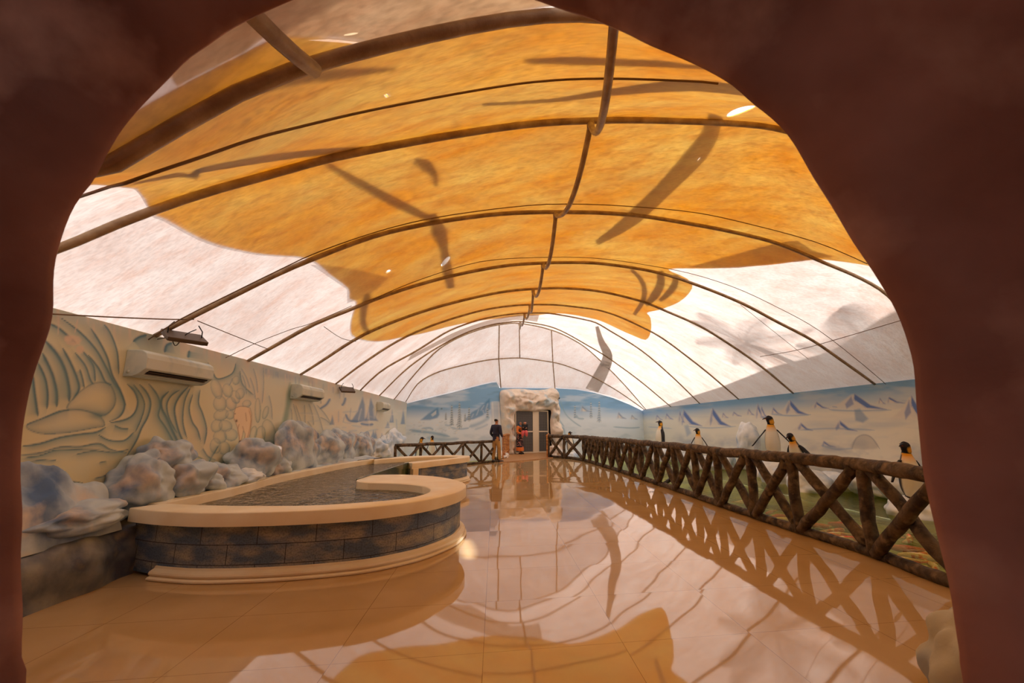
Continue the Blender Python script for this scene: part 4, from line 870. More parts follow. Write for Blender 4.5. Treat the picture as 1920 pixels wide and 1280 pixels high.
# water: outline = inner edges
wz = ZC-.10
O1 = resample(catmull(outer1, 6), 60); I1 = resample(catmull(inner1, 6), 60); mid1 = (O1*.5+I1*.5)
O2 = resample(catmull(outer2, 6), 50); I2 = resample(catmull(inner2, 6), 50); mid2 = (O2*.5+I2*.5)
cc = resample(catmull(ci, 6), 40)-np.array([.06, 0])
wpoly = list(mid1)+[mid2[0]]+list(mid2[1:])+list(cc[::-1])
def water_mat(name, tint, rough, bsc, bst, dist=.02, tmix=.35, stretch=(1, 1, 1), gloss=(1, 1, 1)):
    m, nt, N, L, b = newmat(name); N.remove(b); o = N['Material Output']
    tc = N.new('ShaderNodeTexCoord'); mp = N.new('ShaderNodeMapping'); mp.inputs['Scale'].default_value = stretch; L.new(tc.outputs['Object'], mp.inputs[0])
    nz = N.new('ShaderNodeTexNoise'); nz.inputs['Scale'].default_value = bsc; nz.inputs['Detail'].default_value = 3; nz.inputs['Distortion'].default_value = .6; L.new(mp.outputs[0], nz.inputs['Vector'])
    bp = N.new('ShaderNodeBump'); bp.inputs['Strength'].default_value = bst; bp.inputs['Distance'].default_value = dist; L.new(nz.outputs['Fac'], bp.inputs['Height'])
    gl = N.new('ShaderNodeBsdfGlossy'); gl.inputs['Roughness'].default_value = rough; gl.inputs[0].default_value = (*gloss, 1); L.new(bp.outputs[0], gl.inputs['Normal'])
    tr = N.new('ShaderNodeBsdfTransparent'); tr.inputs[0].default_value = (*tint, 1)
    fr = N.new('ShaderNodeFresnel'); fr.inputs['IOR'].default_value = 1.33; L.new(bp.outputs[0], fr.inputs['Normal'])
    mx = N.new('ShaderNodeMixShader'); L.new(fr.outputs[0], mx.inputs[0]); L.new(tr.outputs[0], mx.inputs[1]); L.new(gl.outputs[0], mx.inputs[2]); L.new(mx.outputs[0], o.inputs[0])
    return m
def polyfill(name, pts, z, m, parent=None):
    Q = [Vector((float(p[0]), float(p[1]))) for p in pts]; nb = len(Q)
    out = delaunay_2d_cdt(Q, [(i, (i+1) % nb) for i in range(nb)], [], 1, 1e-5)
    fs = []
    for f in out[2]:
        a, b, c = [out[0][i] for i in f[:3]]
        f = tuple(f) if (b-a).cross(c-a) > 0 else tuple(f)[::-1]; fs.append(f)
    return obj(name, [(p[0], p[1], z) for p in out[0]], fs, m, parent, smooth=False)
polyfill('water', wpoly, wz, water_mat('pool_water', (.40, .42, .30), .02, 8, 1.0, .07), pool)
polyfill('pool_bottom', wpoly, .12, mat('pool_floor', (74, 70, 50), .8, (38, 40, 30), 2), pool)
# sloping green glass at the opening between both walls
g0 = on_z(735, 888, .50); g1 = on_z(768, 876, .55); 
gm = MB(); a = np.array([*mid2[0], .60]); b = np.array([*mid1[-1], .60]); 
gm.box((a+b)/2-np.array([0, 0, .16]), (np.linalg.norm((b-a)[:2])*1.0, .03, .36), [((b-a)/np.linalg.norm(b-a)), np.cross((0, 0, 1), (b-a)/np.linalg.norm(b-a)), (0, 0, 1)])
gm.build('green_panel', M['pgreen'], pool, False)
# ================================================================== FENCES
def log(pts, r, seed, n=12, m=8, rough=.22, crook=.35):
    P = resample(pts, m); P = [p+np.array([noise.noise(Vector(p*3)+Vector((seed, 1, 0))), noise.noise(Vector(p*3)+Vector((seed, 5, 0))), noise.noise(Vector(p*3)+Vector((seed, 9, 0)))])*r*crook for p in P]
    return MB().tube(P, r, n, rough=rough, seed=seed, sc_=9)
def rustic_fence(line, h, r, label, step=1.0, rail_r=None, start=0, seed=0, name='rustic_fence', posts=None, detail=1, end_post=True):
    L = resample(line, 400); s = np.r_[0, np.cumsum(np.linalg.norm(np.diff(L, axis=0), axis=1))]
    at = lambda q: np.array([np.interp(q, s, L[:, 0]), np.interp(q, s, L[:, 1])])
    if posts is None: posts = list(np.arange(start, s[-1]+.01, step))
    root = empty(name, (*at(0), 0), label, 'fence')
    rr = rail_r or r*1.05
    m = max(20, int(s[-1]*9*detail))
    R = [np.array([*at(q), h-rr]) for q in np.linspace(0, s[-1], m)]
    R = [p+np.array([0, 0, .018*noise.noise(Vector(p*1.3))]) for p in R]
    MB().tube(R, rr, 14, rough=.20, seed=seed, sc_=7).build('rail', M['bark'], root)
    B = [np.array([*at(q), r*.72]) for q in np.linspace(0, s[-1], m)]
    MB().tube(B, r*.8, 10, rough=.25, seed=seed+2, sc_=7).build('bottom_log', M['bark'], root)
    md = 9 if detail >= 1 else 5
    for i, q in enumerate(posts):
        p = at(q); k = seed+i*1.37
        log([(*p, 0.02), (*p, h-rr*1.2)], r*.92, k, m=md).build('post', M['bark'], root)
        if i < len(posts)-1:
            p2 = at(posts[i+1]); tn_ = (p2-p)/np.linalg.norm(p2-p); nn_ = np.array([-tn_[1], tn_[0]])*r*.55
            a_ = p+tn_*r*1.1; b_ = p2-tn_*r*1.1
            log([(*(a_-nn_), .06), (*(b_-nn_), h-rr*1.6)], r*.88, k+.5, m=md).build('brace', M['bark'], root)
            log([(*(a_+nn_), h-rr*1.6), (*(b_+nn_), .06)], r*.88, k+.9, m=md).build('brace', M['bark'], root)
    return root
base_pts = [tuple(p) for p in fl[1:]]
ffull = np.array(catmull([(fl[1][0]+.02, 2.6)]+base_pts, 6))
post_px = [(1648, 1046), (1500, 1000), (1417, 972), (1353, 950), (1312, 935), (1272, 921), (1237, 909), (1209, 899), (1186, 892), (1166, 885), (1149, 880), (1134, 875), (1121, 871), (1109, 867.5), (1097, 864.5), (1060, 859)]
Lr = resample(ffull, 800); sr = np.r_[0, np.cumsum(np.linalg.norm(np.diff(Lr, axis=0), axis=1))]
def s_of(p): return float(sr[((Lr-p)**2).sum(1).argmin()])
ps = [s_of(on_z(x, y, 0)[:2]) for x, y in post_px]; ps = [max(ps[0]-1.02, 0)]+ps+[float(sr[-1])]
print('post spacing', np.round(np.diff(ps), 2))
rustic_fence(ffull, 1.04, .072, 'long rustic log fence curving along the right side of the shiny floor', posts=ps, seed=3, detail=1.3)
Ll = np.array([lf_a, lf_b]); 
rustic_fence([tuple(lf_a), tuple(lf_b)], .86, .05, 'short rustic log fence behind the pool at the far left', posts=list(np.linspace(.0, np.linalg.norm(lf_b-lf_a), 6)), seed=40, detail=.8)
# ================================================================== POND
WZ = -.24
pond = [(fl[1][0]-.02, -.4), (XR-.005, -.4), (XR-.005, FR[1]-.02), (FL[0]+.005, FL[1]-.02), (FL[0]+.005, 11.5), (lf_b[0], lf_b[1]-1.0), (3.0, lf_b[1]-1), (fl[1][0]-.02, 8)]
pw = obj('pond_water', [(p[0], p[1], WZ) for p in pond], [tuple(range(len(pond)))], water_mat('pond_water', (.86, .9, .55), .01, 5.0, .5, .03, stretch=(1.4, .8, 1), gloss=(.95, .95, .55)), smooth=False)
tag(pw, 'still greenish koi pond water behind the right log fence', 'water', kind=None)
pb = obj('pond_bed', [(-4.2, -.4, -.85), (XR+.2, -.4, -.85), (XR+.2, FR[1]+.3, -.85), (-4.2, FL[1]+9, -.85)], [(0, 1, 2, 3)], mat('pond_floor', (138, 144, 44), .9, (42, 48, 26), .6, mix=(.44, .54)), smooth=False)
tag(pb, kind='structure')
# koi
KL = ['orange and white spotted koi carp under the pond surface behind the log fence', 'mostly white koi carp with orange marks in the pond behind the log fence', 'plain red-orange koi carp in the pond behind the log fence']
KG = ['orange spotted koi carp', 'white koi carp', 'red-orange koi carp']
def koi(p, L_, rz, m, i):
    n = 12; V = []; Fq = []; ca, sa = math.cos(rz), math.sin(rz)
    for a in range(n):
        t = a/(n-1); r = L_*.115*math.sin(PI*min(1, t*.9+.08))**.7*(1-.55*t)+.002; bend = .07*L_*math.sin(t*4+i)
        for k in range(8):
            an = 2*PI*k/8; x = (t-.5)*L_; y = bend+r*math.cos(an)*.8; z = r*math.sin(an)
            V.append((p[0]+x*ca-y*sa, p[1]+x*sa+y*ca, p[2]+z))
    Fq = [(a*8+k, a*8+(k+1) % 8, (a+1)*8+(k+1) % 8, (a+1)*8+k) for a in range(n-1) for k in range(8)]+[tuple(range(8))[::-1], tuple((n-1)*8+k for k in range(8))]
    root = empty('koi', p, KL[i % 3], 'fish', KG[i % 3])
    obj('body', V, Fq, m, root)
    def W(x, y, z): return (p[0]+x*ca-y*sa, p[1]+x*sa+y*ca, p[2]+z)
    yb = .07*L_*math.sin(4+i)
    obj('tail_fin', [W(.46*L_, yb, .0), W(.68*L_, yb+.07*L_, .01), W(.6*L_, yb, .01), W(.68*L_, yb-.07*L_, .01), W(.46*L_, yb, .015)], [(0, 1, 2, 4), (0, 4, 2, 3)], m, root)
    for s_ in (-1, 1): obj('side_fin', [W(-.2*L_, s_*.06*L_, 0), W(-.08*L_, s_*.17*L_, .004), W(-.05*L_, s_*.07*L_, 0)], [(0, 1, 2)], m, root)
km = [mat('koi_orange', (236, 110, 40), .35, (250, 225, 200), 9, mix=(.5, .56)), mat('koi_white', (240, 225, 205), .35, (226, 90, 40), 8, mix=(.55, .6)), mat('koi_red', (214, 80, 36), .35)]
kpx = [(1560, 995), (1575, 1003), (1590, 985), (1545, 1005), (1610, 990), (1625, 1000), (1640, 1010), (1600, 1012), (1570, 1018), (1630, 1020), (1690, 1050), (1705, 1058), (1720, 1040), (1735, 1046), (1712, 1030), (1680, 1062), (1745, 1060), (1665, 1003), (1700, 1010), (1475, 975), (1462, 968), (1530, 985), (1585, 976), (1445, 960), (1390, 940), (1745, 1078)]
for i, (x, y) in enumerate(kpx):
    p = on_z(x, y, WZ-.045); koi(p, random.uniform(.42, .62), random.uniform(-.6, .9)+(PI if i % 3 == 0 else 0), km[i % 3], i)
# ================================================================== PENGUINS
def loft_paint(cs, rx, ry, n=20, yaw=0.0, paintf=None):
    """rings around a centre line; front of the ring = -y before yaw"""
    V = []; C = []
    m = len(cs)
    for i in range(m):
        t = np.array(cs[min(i+1, m-1)])-np.array(cs[max(i-1, 0)]); t /= np.linalg.norm(t)
        u = np.array([1.0, 0, 0]); w = np.cross(t, u); w /= np.linalg.norm(w)
        for k in range(n):
            a = 2*PI*k/n
            V.append(np.array(cs[i])+u*math.cos(a)*rx[i]+w*math.sin(a)*ry[i]); C.append(paintf(i/(m-1), a) if paintf else (1, 1, 1))
    Fq = [(i*n+k, i*n+(k+1) % n, (i+1)*n+(k+1) % n, (i+1)*n+k) for i in range(m-1) for k in range(n)]+[tuple(range(n))[::-1], tuple((m-1)*n+k for k in range(n))]
    return V, Fq, C
M['feather'] = attrmat('feathers', .6); M['beak'] = mat('beak', (30, 24, 22), .4); M['flip'] = mat('flipper_black', (34, 30, 32), .6); M['pfoot'] = mat('penguin_foot', (38, 32, 30), .7)
def penguin(loc, h, rz, lean, label, head=0.0, back=False, spread=.3):
    """statue of a king penguin facing -y before turning; lean = forward tilt, head = turn of the head"""
    root = empty('penguin', (0, 0, 0), label, 'penguin', 'king penguin statues')
    k = h/0.95
    zz = [0.03, .06, .12, .22, .34, .46, .56, .64, .70, .745, .78]
    rx = [.045, .088, .118, .140, .146, .138, .120, .098, .077, .064, .058]
    ry = [.06, .11, .140, .158, .162, .148, .124, .100, .078, .064, .058]
    yy = [.03, .02, .01, .0, -.01, -.012, -.008, .0, .006, .006, .0]
    m = 30; tt = np.linspace(0, 1, m); s = np.linspace(0, 1, len(zz))
    Z = np.interp(tt, s, zz); RX = pchip(s, rx, tt); RY = pchip(s, ry, tt); YY = np.interp(tt, s, yy)
    white = s2l((232, 226, 208)); yel = s2l((238, 170, 50)); blk = s2l((34, 32, 38)); grey = s2l((74, 80, 92))
    def pf(t, a):
        # front is w=-y direction: a = 3pi/2 is front after cross; measured by sin
        f = -math.sin(a) if True else 0
        if t > .93: return blk
        edge = .12-.25*(t > .85)
        if f > edge:
            q = min(1, max(0, (t-.62)/.2)); return tuple(white[i]*(1-q)+yel[i]*q for i in range(3))
        return grey if not (abs(f-edge) < .14) else blk
    V, Fq, C = loft_paint([(0, YY[i], Z[i]) for i in range(m)], RX, RY, 24, paintf=pf)
    # front check: make ring front point at -y
    parts = [('body', V, Fq, C, None)]
    # head
    hc = [(0, .015, .755), (0, .008, .79), (0, -.002, .83), (0, -.014, .868), (0, -.026, .90), (0, -.03, .925), (0, -.03, .938)]
    hr = [.062, .064, .066, .066, .056, .034, .008]
    def hf(t, a):
        side = abs(math.cos(a)); return yel if (side > .62 and t < .42 and -math.sin(a) > -.75) else blk
    hV, hF, hC = loft_paint(hc, hr, [r*1.12 for r in hr], 20, paintf=hf)
    ch, sh = math.cos(head), math.sin(head)
    rot = lambda v: np.array([v[0]*ch-v[1]*sh, v[0]*sh+v[1]*ch, v[2]])
    hV = [rot(v) for v in hV]; parts.append(('head', hV, hF, hC, None))
    bk = MB().tube([rot(np.array([0, -.06, .885])), rot(np.array([0, -.11, .882])), rot(np.array([0, -.15, .872])), rot(np.array([0, -.18, .858]))], [.026, .017, .010, .003], 10)
    by = MB()
    for sg in (-1, 1): by.tube([rot(np.array([sg*.012, -.08, .875])), rot(np.array([sg*.008, -.13, .868]))], [.007, .004], 6)
    ey = MB()
    for sg in (-1, 1):
        c = rot(np.array([sg*.055, -.045, .892])); ey.tube([c-np.array([0, 0, .006]), c, c+np.array([0, 0, .006])], [.003, .008, .003], 8)
    fl_ = []
    for sg in (-1, 1):
        P = [np.array([sg*.105, .0, .63]), np.array([sg*(.135+.05*spread), .015, .54]), np.array([sg*(.145+.16*spread), .03, .42]), np.array([sg*(.148+.26*spread), .04, .31]), np.array([sg*(.145+.32*spread), .045, .26])]
        P = resample(catmull(P, 5), 12); Vv = []; wd = np.interp(np.linspace(0, 1, 12), [0, .2, .6, 1], [.04, .062, .055, .016])
        for i, p in enumerate(P):
            for q in range(8):
                a = 2*PI*q/8; Vv.append(p+np.array([math.cos(a)*.017*sg, math.sin(a)*wd[i], 0]))
        fl_.append((Vv, [(i*8+q, i*8+(q+1) % 8, (i+1)*8+(q+1) % 8, (i+1)*8+q) for i in range(11) for q in range(8)]+[tuple(range(8)), tuple(88+q for q in range(8))]))
    tailV, tailF, _ = loft_paint([(0, .05, .14), (0, .12, .07), (0, .19, .012), (0, .21, .005)], [.06, .05, .03, .005], [.03, .022, .012, .004], 10)
    ft = []
    for sg in (-1, 1):
        b = MB()
        b.tube([(sg*.06, .03, .05), (sg*.062, -.03, .025), (sg*.065, -.075, .014)], [.035, .032, .018], 8)
        for d in (-.022, 0, .022): b.tube([(sg*.064+d*.6, -.06, .016), (sg*.064+d*1.6, -.115, .010)], [.012, .006], 6)
        ft.append(b)
    cl, sl_ = math.cos(lean), math.sin(lean); cz, sz = math.cos(rz), math.sin(rz)
    def T(v, up=True):
        x, y, z = v
        if up: y, z = y*cl-z*sl_, y*sl_+z*cl
        return np.array([loc[0]+k*(x*cz-y*sz), loc[1]+k*(x*sz+y*cz), loc[2]+k*z])
    root.location = loc
    for nme, v, f, c, _ in parts:
        o = obj(nme, [T(p) for p in v], f, M['feather'], root); setpaint(o, np.array(c)); hd_ = o
    obj('beak', [T(p) for p in bk.v], bk.f, M['beak'], hd_); bp_ = obj('beak_stripe', [T(p) for p in by.v], by.f, M['koi'], hd_)
    obj('eyes', [T(p) for p in ey.v], ey.f, M['beak'], hd_)
    for v, f in fl_: obj('flipper', [T(p) for p in v], f, M['flip'], root)
    obj('tail', [T(p) for p in tailV], tailF, M['flip'], root)
    for b in ft: obj('foot', [T(p, False) for p in b.v], b.f, M['pfoot'], root)
    return root
M['koi'] = km[2]
def on_X(px, py, X): return on_x(px, py, X)
GR = 'ice rocks in the pond under the penguins'
def peng_px(px, ytop, yfoot, X, rz, lean, label, head=0, spread=.3, rock_w=.5, rl=None, hide=.0):
    f = on_x(px, yfoot, X); t = on_x(px, ytop, X); h = t[2]-f[2]
    penguin(tuple(f), h, rz, lean, label, head, spread=spread)
    if rl:
        zt = f[2]+.03; rock('ice_rock', (f[0]+.1, f[1], (zt+WZ-.25)/2), (rock_w, rock_w*1.1, (zt-(WZ-.25))/2*1.08), px, M['iceblue'], rl, GR, sharp=.2, rough=.2)
peng_px(1712, 826, 936, 7.9, -.25, .05, 'nearest penguin statue, half hidden by the right edge of the cave opening', head=-1.0, rl='icy rock under the penguin nearest the cave edge')
peng_px(1508, 803, 883, 8.1, -1.15, .42, 'leaning penguin statue, right of the close pair behind the log rail', head=-.1, spread=.5, rl='icy rock under the leaning penguin of the pair')
peng_px(1452, 777, 860, 8.4, -.55, .10, 'tallest upright penguin statue, left of the close pair behind the log rail', head=-1.0, spread=.8, rl='icy rock under the upright penguin of the pair')
peng_px(1312, 801, 856, 8.0, -.4, .12, 'penguin statue with lowered head, between the far one and the close pair', head=-.9, spread=.5, rl='icy rock under the penguin with lowered head')
peng_px(1238, 787, 840, 8.0, -1.5, -.08, 'slim penguin statue seen from its side, first left of the lowered-head one', head=0, spread=.1, rl='icy rock under the slim sideways penguin')
peng_px(1069, 808, 848, 3.9, .3, .0, 'small penguin statue behind the far bend of the right fence, near the gate', head=.4, rl='icy rock under the small penguin near the gate', rock_w=.35)
peng_px(783, 817, 858, -2.9, .9, .25, 'left penguin of the two statues behind the far-left fence', head=.9, rl='icy rock under the left penguin of the far-left pair', rock_w=.35)
peng_px(809, 816, 856, -2.55, .1, .0, 'right penguin of the two statues behind the far-left fence', head=.5, rl='icy rock under the right penguin of the far-left pair', rock_w=.35)
# rocks at the foot of the right mural
rl_ = [(1395, 793, 850, 8.9, .45, 'grey ice mound just left of the close penguin pair'), (1430, 862, 900, 8.9, .5, 'white ice lump below the upright penguin'), (1465, 855, 898, 8.8, .4, 'round white ice lump left of the leaning penguin'), (1555, 885, 905, 8.9, .6, 'low ice rock right of the leaning penguin'),
       (1620, 880, 915, 9.0, .6, 'blue-shaded ice rock near the waterline at the right'), (1675, 880, 925, 9.1, .4, 'dark-shaded ice rock left of the nearest penguin'), (1350, 845, 880, 8.9, .5, 'ice rock between the lowered-head penguin and the pair'), (1280, 835, 865, 8.9, .6, 'far ice rock along the right wall')]
for i, (x, y0, y1, X, w, lb) in enumerate(rl_):
    a = on_x(x, y0, X); b = on_x(x, y1, X); rock('ice_rock', (X+.1, a[1], (a[2]+b[2])/2-.1), (.35, w, (a[2]-b[2])/2+.12), 50+i, M['iceblue'], lb, GR, sharp=.25, rough=.25)
tag(MB().tube([on_z(1246, 906, WZ+.03), on_z(1258, 898, WZ+.10), on_z(1262, 895, WZ+.2)], [.05, .06, .04], 10).build('pond_pump', M['black']), 'black pump nozzle on the pond behind the fence', 'pump')
# ================================================================== GATE, SURROUND, BRIDGE
fd = (FR-FL)/np.linalg.norm(FR-FL); fn = np.array([fd[1], -fd[0]])      # towards the room
if fn[1] > 0: fn = -fn
def fw(px, py, out=0.0):
    """point on the far wall plane shifted into the room"""
    p = on_vert(px, py, FL+fn*out, FR+fn*out); return p
op = [(964, 846), (964, 820), (962, 795), (963, 778), (968, 771), (985, 770), (1000, 771.5), (1015, 769.5), (1028, 768), (1033, 772), (1031, 790), (1032, 810), (1033, 828), (1036, 846)]
ou = [(945, 862), (944, 830), (940, 800), (938, 765), (937, 735), (950, 730), (975, 728.5), (1000, 731), (1020, 730), (1040, 728), (1045, 745), (1047, 780), (1050, 815), (1056, 858)]
IO = resample(catmull([fw(*p, 0.12) for p in op], 6), 90); OO = resample(catmull([fw(*p, 0.0) for p in ou], 6), 90)
SV = []; nr = 26
for j in range(nr):
    t = j/(nr-1); bul = .42*math.sin(PI*min(1, t*1.0))**.6 if 0 < t < 1 else 0
    for i in range(90):
        p = IO[i]*(1-t)+OO[i]*t; q = Vector(p)*2.2
        d = bul*(1+.7*noise.noise(q)+.45*noise.noise(q*2.3)+.15*noise.noise(q*5))
        e = .10*noise.noise(q*1.7+Vector((5, 5, 5)))*math.sin(PI*t)
        SV.append((p[0]+fn[0]*(d+.02)+fd[0]*e, p[1]+fn[1]*(d+.02)+fd[1]*e, p[2]+e))
SF = [(j*90+i, j*90+i+1, (j+1)*90+i+1, (j+1)*90+i) for j in range(nr-1) for i in range(89)]
tag(obj('snow_surround', SV, SF, M['snow']), 'lumpy white snow and ice surround framing the mesh gate', 'door surround')
# dark passage behind the gate: flat black sheet in place of the unlit opening
def fp(s_, z, out=0.0): return np.array([*(FL+fd*s_+fn*out), z])
sof = lambda px: float(np.dot(fw(px, 800)[:2]-FL, fd))
s0, s1 = sof(962), sof(1034); zt_g = fw(998, 769)[2]
gate = empty('door_1', (*(FL+fd*s0), 0), None, None); tag(gate, kind='structure')
AXF = [(*fd, 0), (*fn, 0), (0, 0, 1)]
def gbox(mb, sa, sb, za, zb, th=.05, out=.06): mb.box(fp((sa+sb)/2, (za+zb)/2, out), (abs(sb-sa), th, zb-za), AXF); return mb
MB().box(fp((s0+s1)/2, zt_g/2, .02), (s1-s0+.2, .01, zt_g+.2), AXF).build('passage_black', M['dark'], gate, False)
L0, L1, M0, M1, R1 = sof(964.5), sof(999), sof(1003), sof(1008), sof(1026.5)
fr = MB(); w_ = .05
for a_ in (L0, L1-w_): gbox(fr, a_, a_+w_, 0.02, zt_g)
for a_ in (M1-.02, R1-w_*.9): gbox(fr, a_, a_+w_, 0.02, zt_g)
gbox(fr, L1, M1, .02, zt_g, .06, .05)
for z_ in (.03, zt_g*.49, zt_g-.06):
    gbox(fr, L0, L1, z_, z_+.06); gbox(fr, M1, R1, z_, z_+.06)
gbox(fr, s0-.03, s0+.04, 0, zt_g)
fr.build('door_frame', M['white'], gate, False)
for a_, b_ in ((L0+w_, L1-w_), (M1+.03, R1-w_)):
    lt = MB(); n_ = int((b_-a_)/.065)
    for i in range(1, n_): x_ = a_+(b_-a_)*i/n_; gbox(lt, x_-.012, x_+.012, .06, zt_g-.04, .01)
    nz2 = int(zt_g/.075)
    for i in range(1, nz2): z_ = .05+(zt_g-.1)*i/nz2; gbox(lt, a_, b_, z_-.011, z_+.011, .01, .068)
    lt.build('lattice', M['lattice'], gate, False)
# bridge deck
dk = [(936, 866), (985, 862.5), (1030, 858), (1037, 857), (1026, 844.5), (960, 846), (950, 850), (944, 857)]
D = [on_z(x, y, .03) for x, y in dk]; nD = len(D)
deck = obj('bridge_deck', [tuple(p) for p in D]+[(p[0], p[1], -.1) for p in D], [tuple(range(nD))]+[(i, i+nD, (i+1) % nD+nD, (i+1) % nD) for i in range(nD)], M['deck'], smooth=False)
tag(deck, 'brown plank bridge deck leading to the mesh gate', 'bridge')
def railing(pts_b, pts_t, n_, label):
    root = empty('bridge_railing', tuple(pts_b[0]), label, 'railing')
    B = resample(pts_b, n_); T_ = resample(pts_t, n_)
    for i in range(n_): MB().box((B[i]+T_[i])/2, (.05, .04, T_[i][2]-B[i][2]), AXF).build('baluster' if 0 < i < n_-1 else 'post', M['wood'], root, False)
    MB().tube(T_, .05, 8).build('handrail', M['wood'], root); MB().tube(B*.75+T_*.25, .035, 8).build('lower_rail', M['wood'], root)
b0 = on_z(943, 862, 0); b1 = on_z(962, 846, 0)
tt_ = np.linspace(0, 1, 6)
railing([b0*(1-t)+b1*t for t in tt_], [b0*(1-t)+b1*t+np.array([0, 0, 1.0+.12*math.sin(PI*min(1, t*1.1))-.25*t]) for t in tt_], 9, 'orange wooden bridge railing left of the gate, behind the standing man')
b0 = on_z(1026, 858.5, 0); b1 = on_z(1030, 846, 0)
railing([b0*(1-t)+b1*t for t in tt_], [b0*(1-t)+b1*t+np.array([0, 0, .98]) for t in tt_], 6, 'orange wooden bridge railing right of the gate')
p = on_z(951, 855, .05); rock('snow_mound', (p[0]-.25, p[1], .08), (.3, .9, .22), 71, M['snow'], 'small white snow mound at the foot of the left bridge railing', cat='snow mound', flat=-.2)
p = on_z(1036, 853, .05); rock('snow_mound', (p[0]+.2, p[1], .1), (.35, .7, .35), 72, M['snow'], 'white snow mound behind the right bridge railing', cat='snow mound', flat=-.2)
c = fw(1048, 748, .12); cm = MB().tube([c, c+np.array([0, 0, .05]), c+np.array([0, 0, .1])], [.03, .06, .05], 10).build('security_camera', M['black'])
tag(cm, 'tiny dark camera dome on the wall right of the snow surround', 'camera')
# ================================================================== AIR CONDITIONERS
M['vane'] = mat('brown_vane', (110, 80, 60), .5)
def aircon(y0, L_, label, z0=1.93, H=.29, D=.235):
    root = empty('air_conditioner', (XL, y0+L_/2, z0), label, 'air conditioner', 'painted air conditioners')
    pr = [(0, 0), (.10, 0), (.15, .02), (D, .085), (D, .20), (D-.02, .255), (.16, H), (0, H)]
    V = [(XL+x, y, z0+z) for y in (y0, y0+L_) for x, z in pr]; n = len(pr)
    Fq = [tuple(range(n))[::-1], tuple(n+i for i in range(n))]+[(i, (i+1) % n, (i+1) % n+n, i+n) for i in range(n)]
    o = obj('casing', V, Fq, M['ac'], root, smooth=False); bevel(o, .008, 2)
    # air outlet under the front
    a = np.array([.13, .012]); b = np.array([D-.008, .078]); e = (b-a)/np.linalg.norm(b-a); nn = np.array([e[1], -e[0]])
    def pt(y, s_, o_): q = a+e*s_+nn*o_; return (XL+q[0], y, z0+q[1])
    Ls = np.linalg.norm(b-a)
    q0, q1 = y0+.07, y0+L_-.07
    ol_ = obj('outlet', [pt(q0, .012, .003), pt(q1, .012, .003), pt(q1, Ls-.012, .003), pt(q0, Ls-.012, .003)], [(0, 1, 2, 3)], M['black'], root, False)
    for s_ in (.035, .070): 
        v = [pt(q0, s_, .004), pt(q1, s_, .004), pt(q1, s_+.022, .012), pt(q0, s_+.022, .012)]; obj('vane', v, [(0, 1, 2, 3)], M['vane'], ol_, False)
    MB().tube([(XL+.05, y0-.004, z0+.05), (XL+.05, y0+.002, z0+.05)], .02, 14).build('side_cap', M['ac'], root)
ya = on_x(232, 690, XL)[1]; aircon(ya, 1.12, 'nearest and largest-looking painted air conditioner, high on the left mural')
ya = on_x(545, 730, XL)[1]; aircon(ya, 1.10, 'middle painted air conditioner on the left mural')
ya = on_x(706, 760, XL)[1]; aircon(ya, 1.0, 'farthest small grey air conditioner near the left corner')
# ================================================================== FLOODLIGHTS
M['lampbody'] = mat('lamp_body', (92, 76, 60), .5)
def flood(P, w, label, tilt, yaw):
    root = empty('floodlight', tuple(P), label, 'floodlight')
    cy, sy = math.cos(yaw), math.sin(yaw); ct, st = math.cos(tilt), math.sin(tilt)
    u = np.array([cy, sy, 0]); v = np.array([-sy*ct, cy*ct, st]); n_ = np.cross(u, v)
    hs_ = bevel(MB().box(P, (w, w*.62, .05), [u, v, n_]).build('housing', M['lampbody'], root, False), .008)
    MB().box(P-n_*.03, (w*.85, w*.48, .012), [u, v, n_]).build('glass', M['glass_lens'], hs_, False)
    for sg in (-1, 1): MB().tube([P+u*sg*w*.42, P+u*sg*w*.42+np.array([0, 0, .10]), P+u*sg*w*.3+np.array([0, 0, .17])], .007, 6).build('bracket', M['black'], root)
    return root
p = mem_pt(352, 596, -.24)
flood(p, .42, 'brown floodlight hanging under the third roof hoop above the near air conditioner', .5, 1.0)
MB_ = MB().tube(resample(catmull([mem_pt(296, 628, -.05), mem_pt(322, 618, -.10), mem_pt(334, 618, -.2), p+np.array([0, 0, .03]), p+np.array([0.05, .1, .12])], 6), 24), .006, 6).build('lamp_cable', M['black']); tag(MB_, 'looped black cable feeding the near floodlight', 'cable')
p = mem_pt(653, 706, -.34); flood(p, .36, 'small square floodlight hanging at the far left wall top', .6, .7)
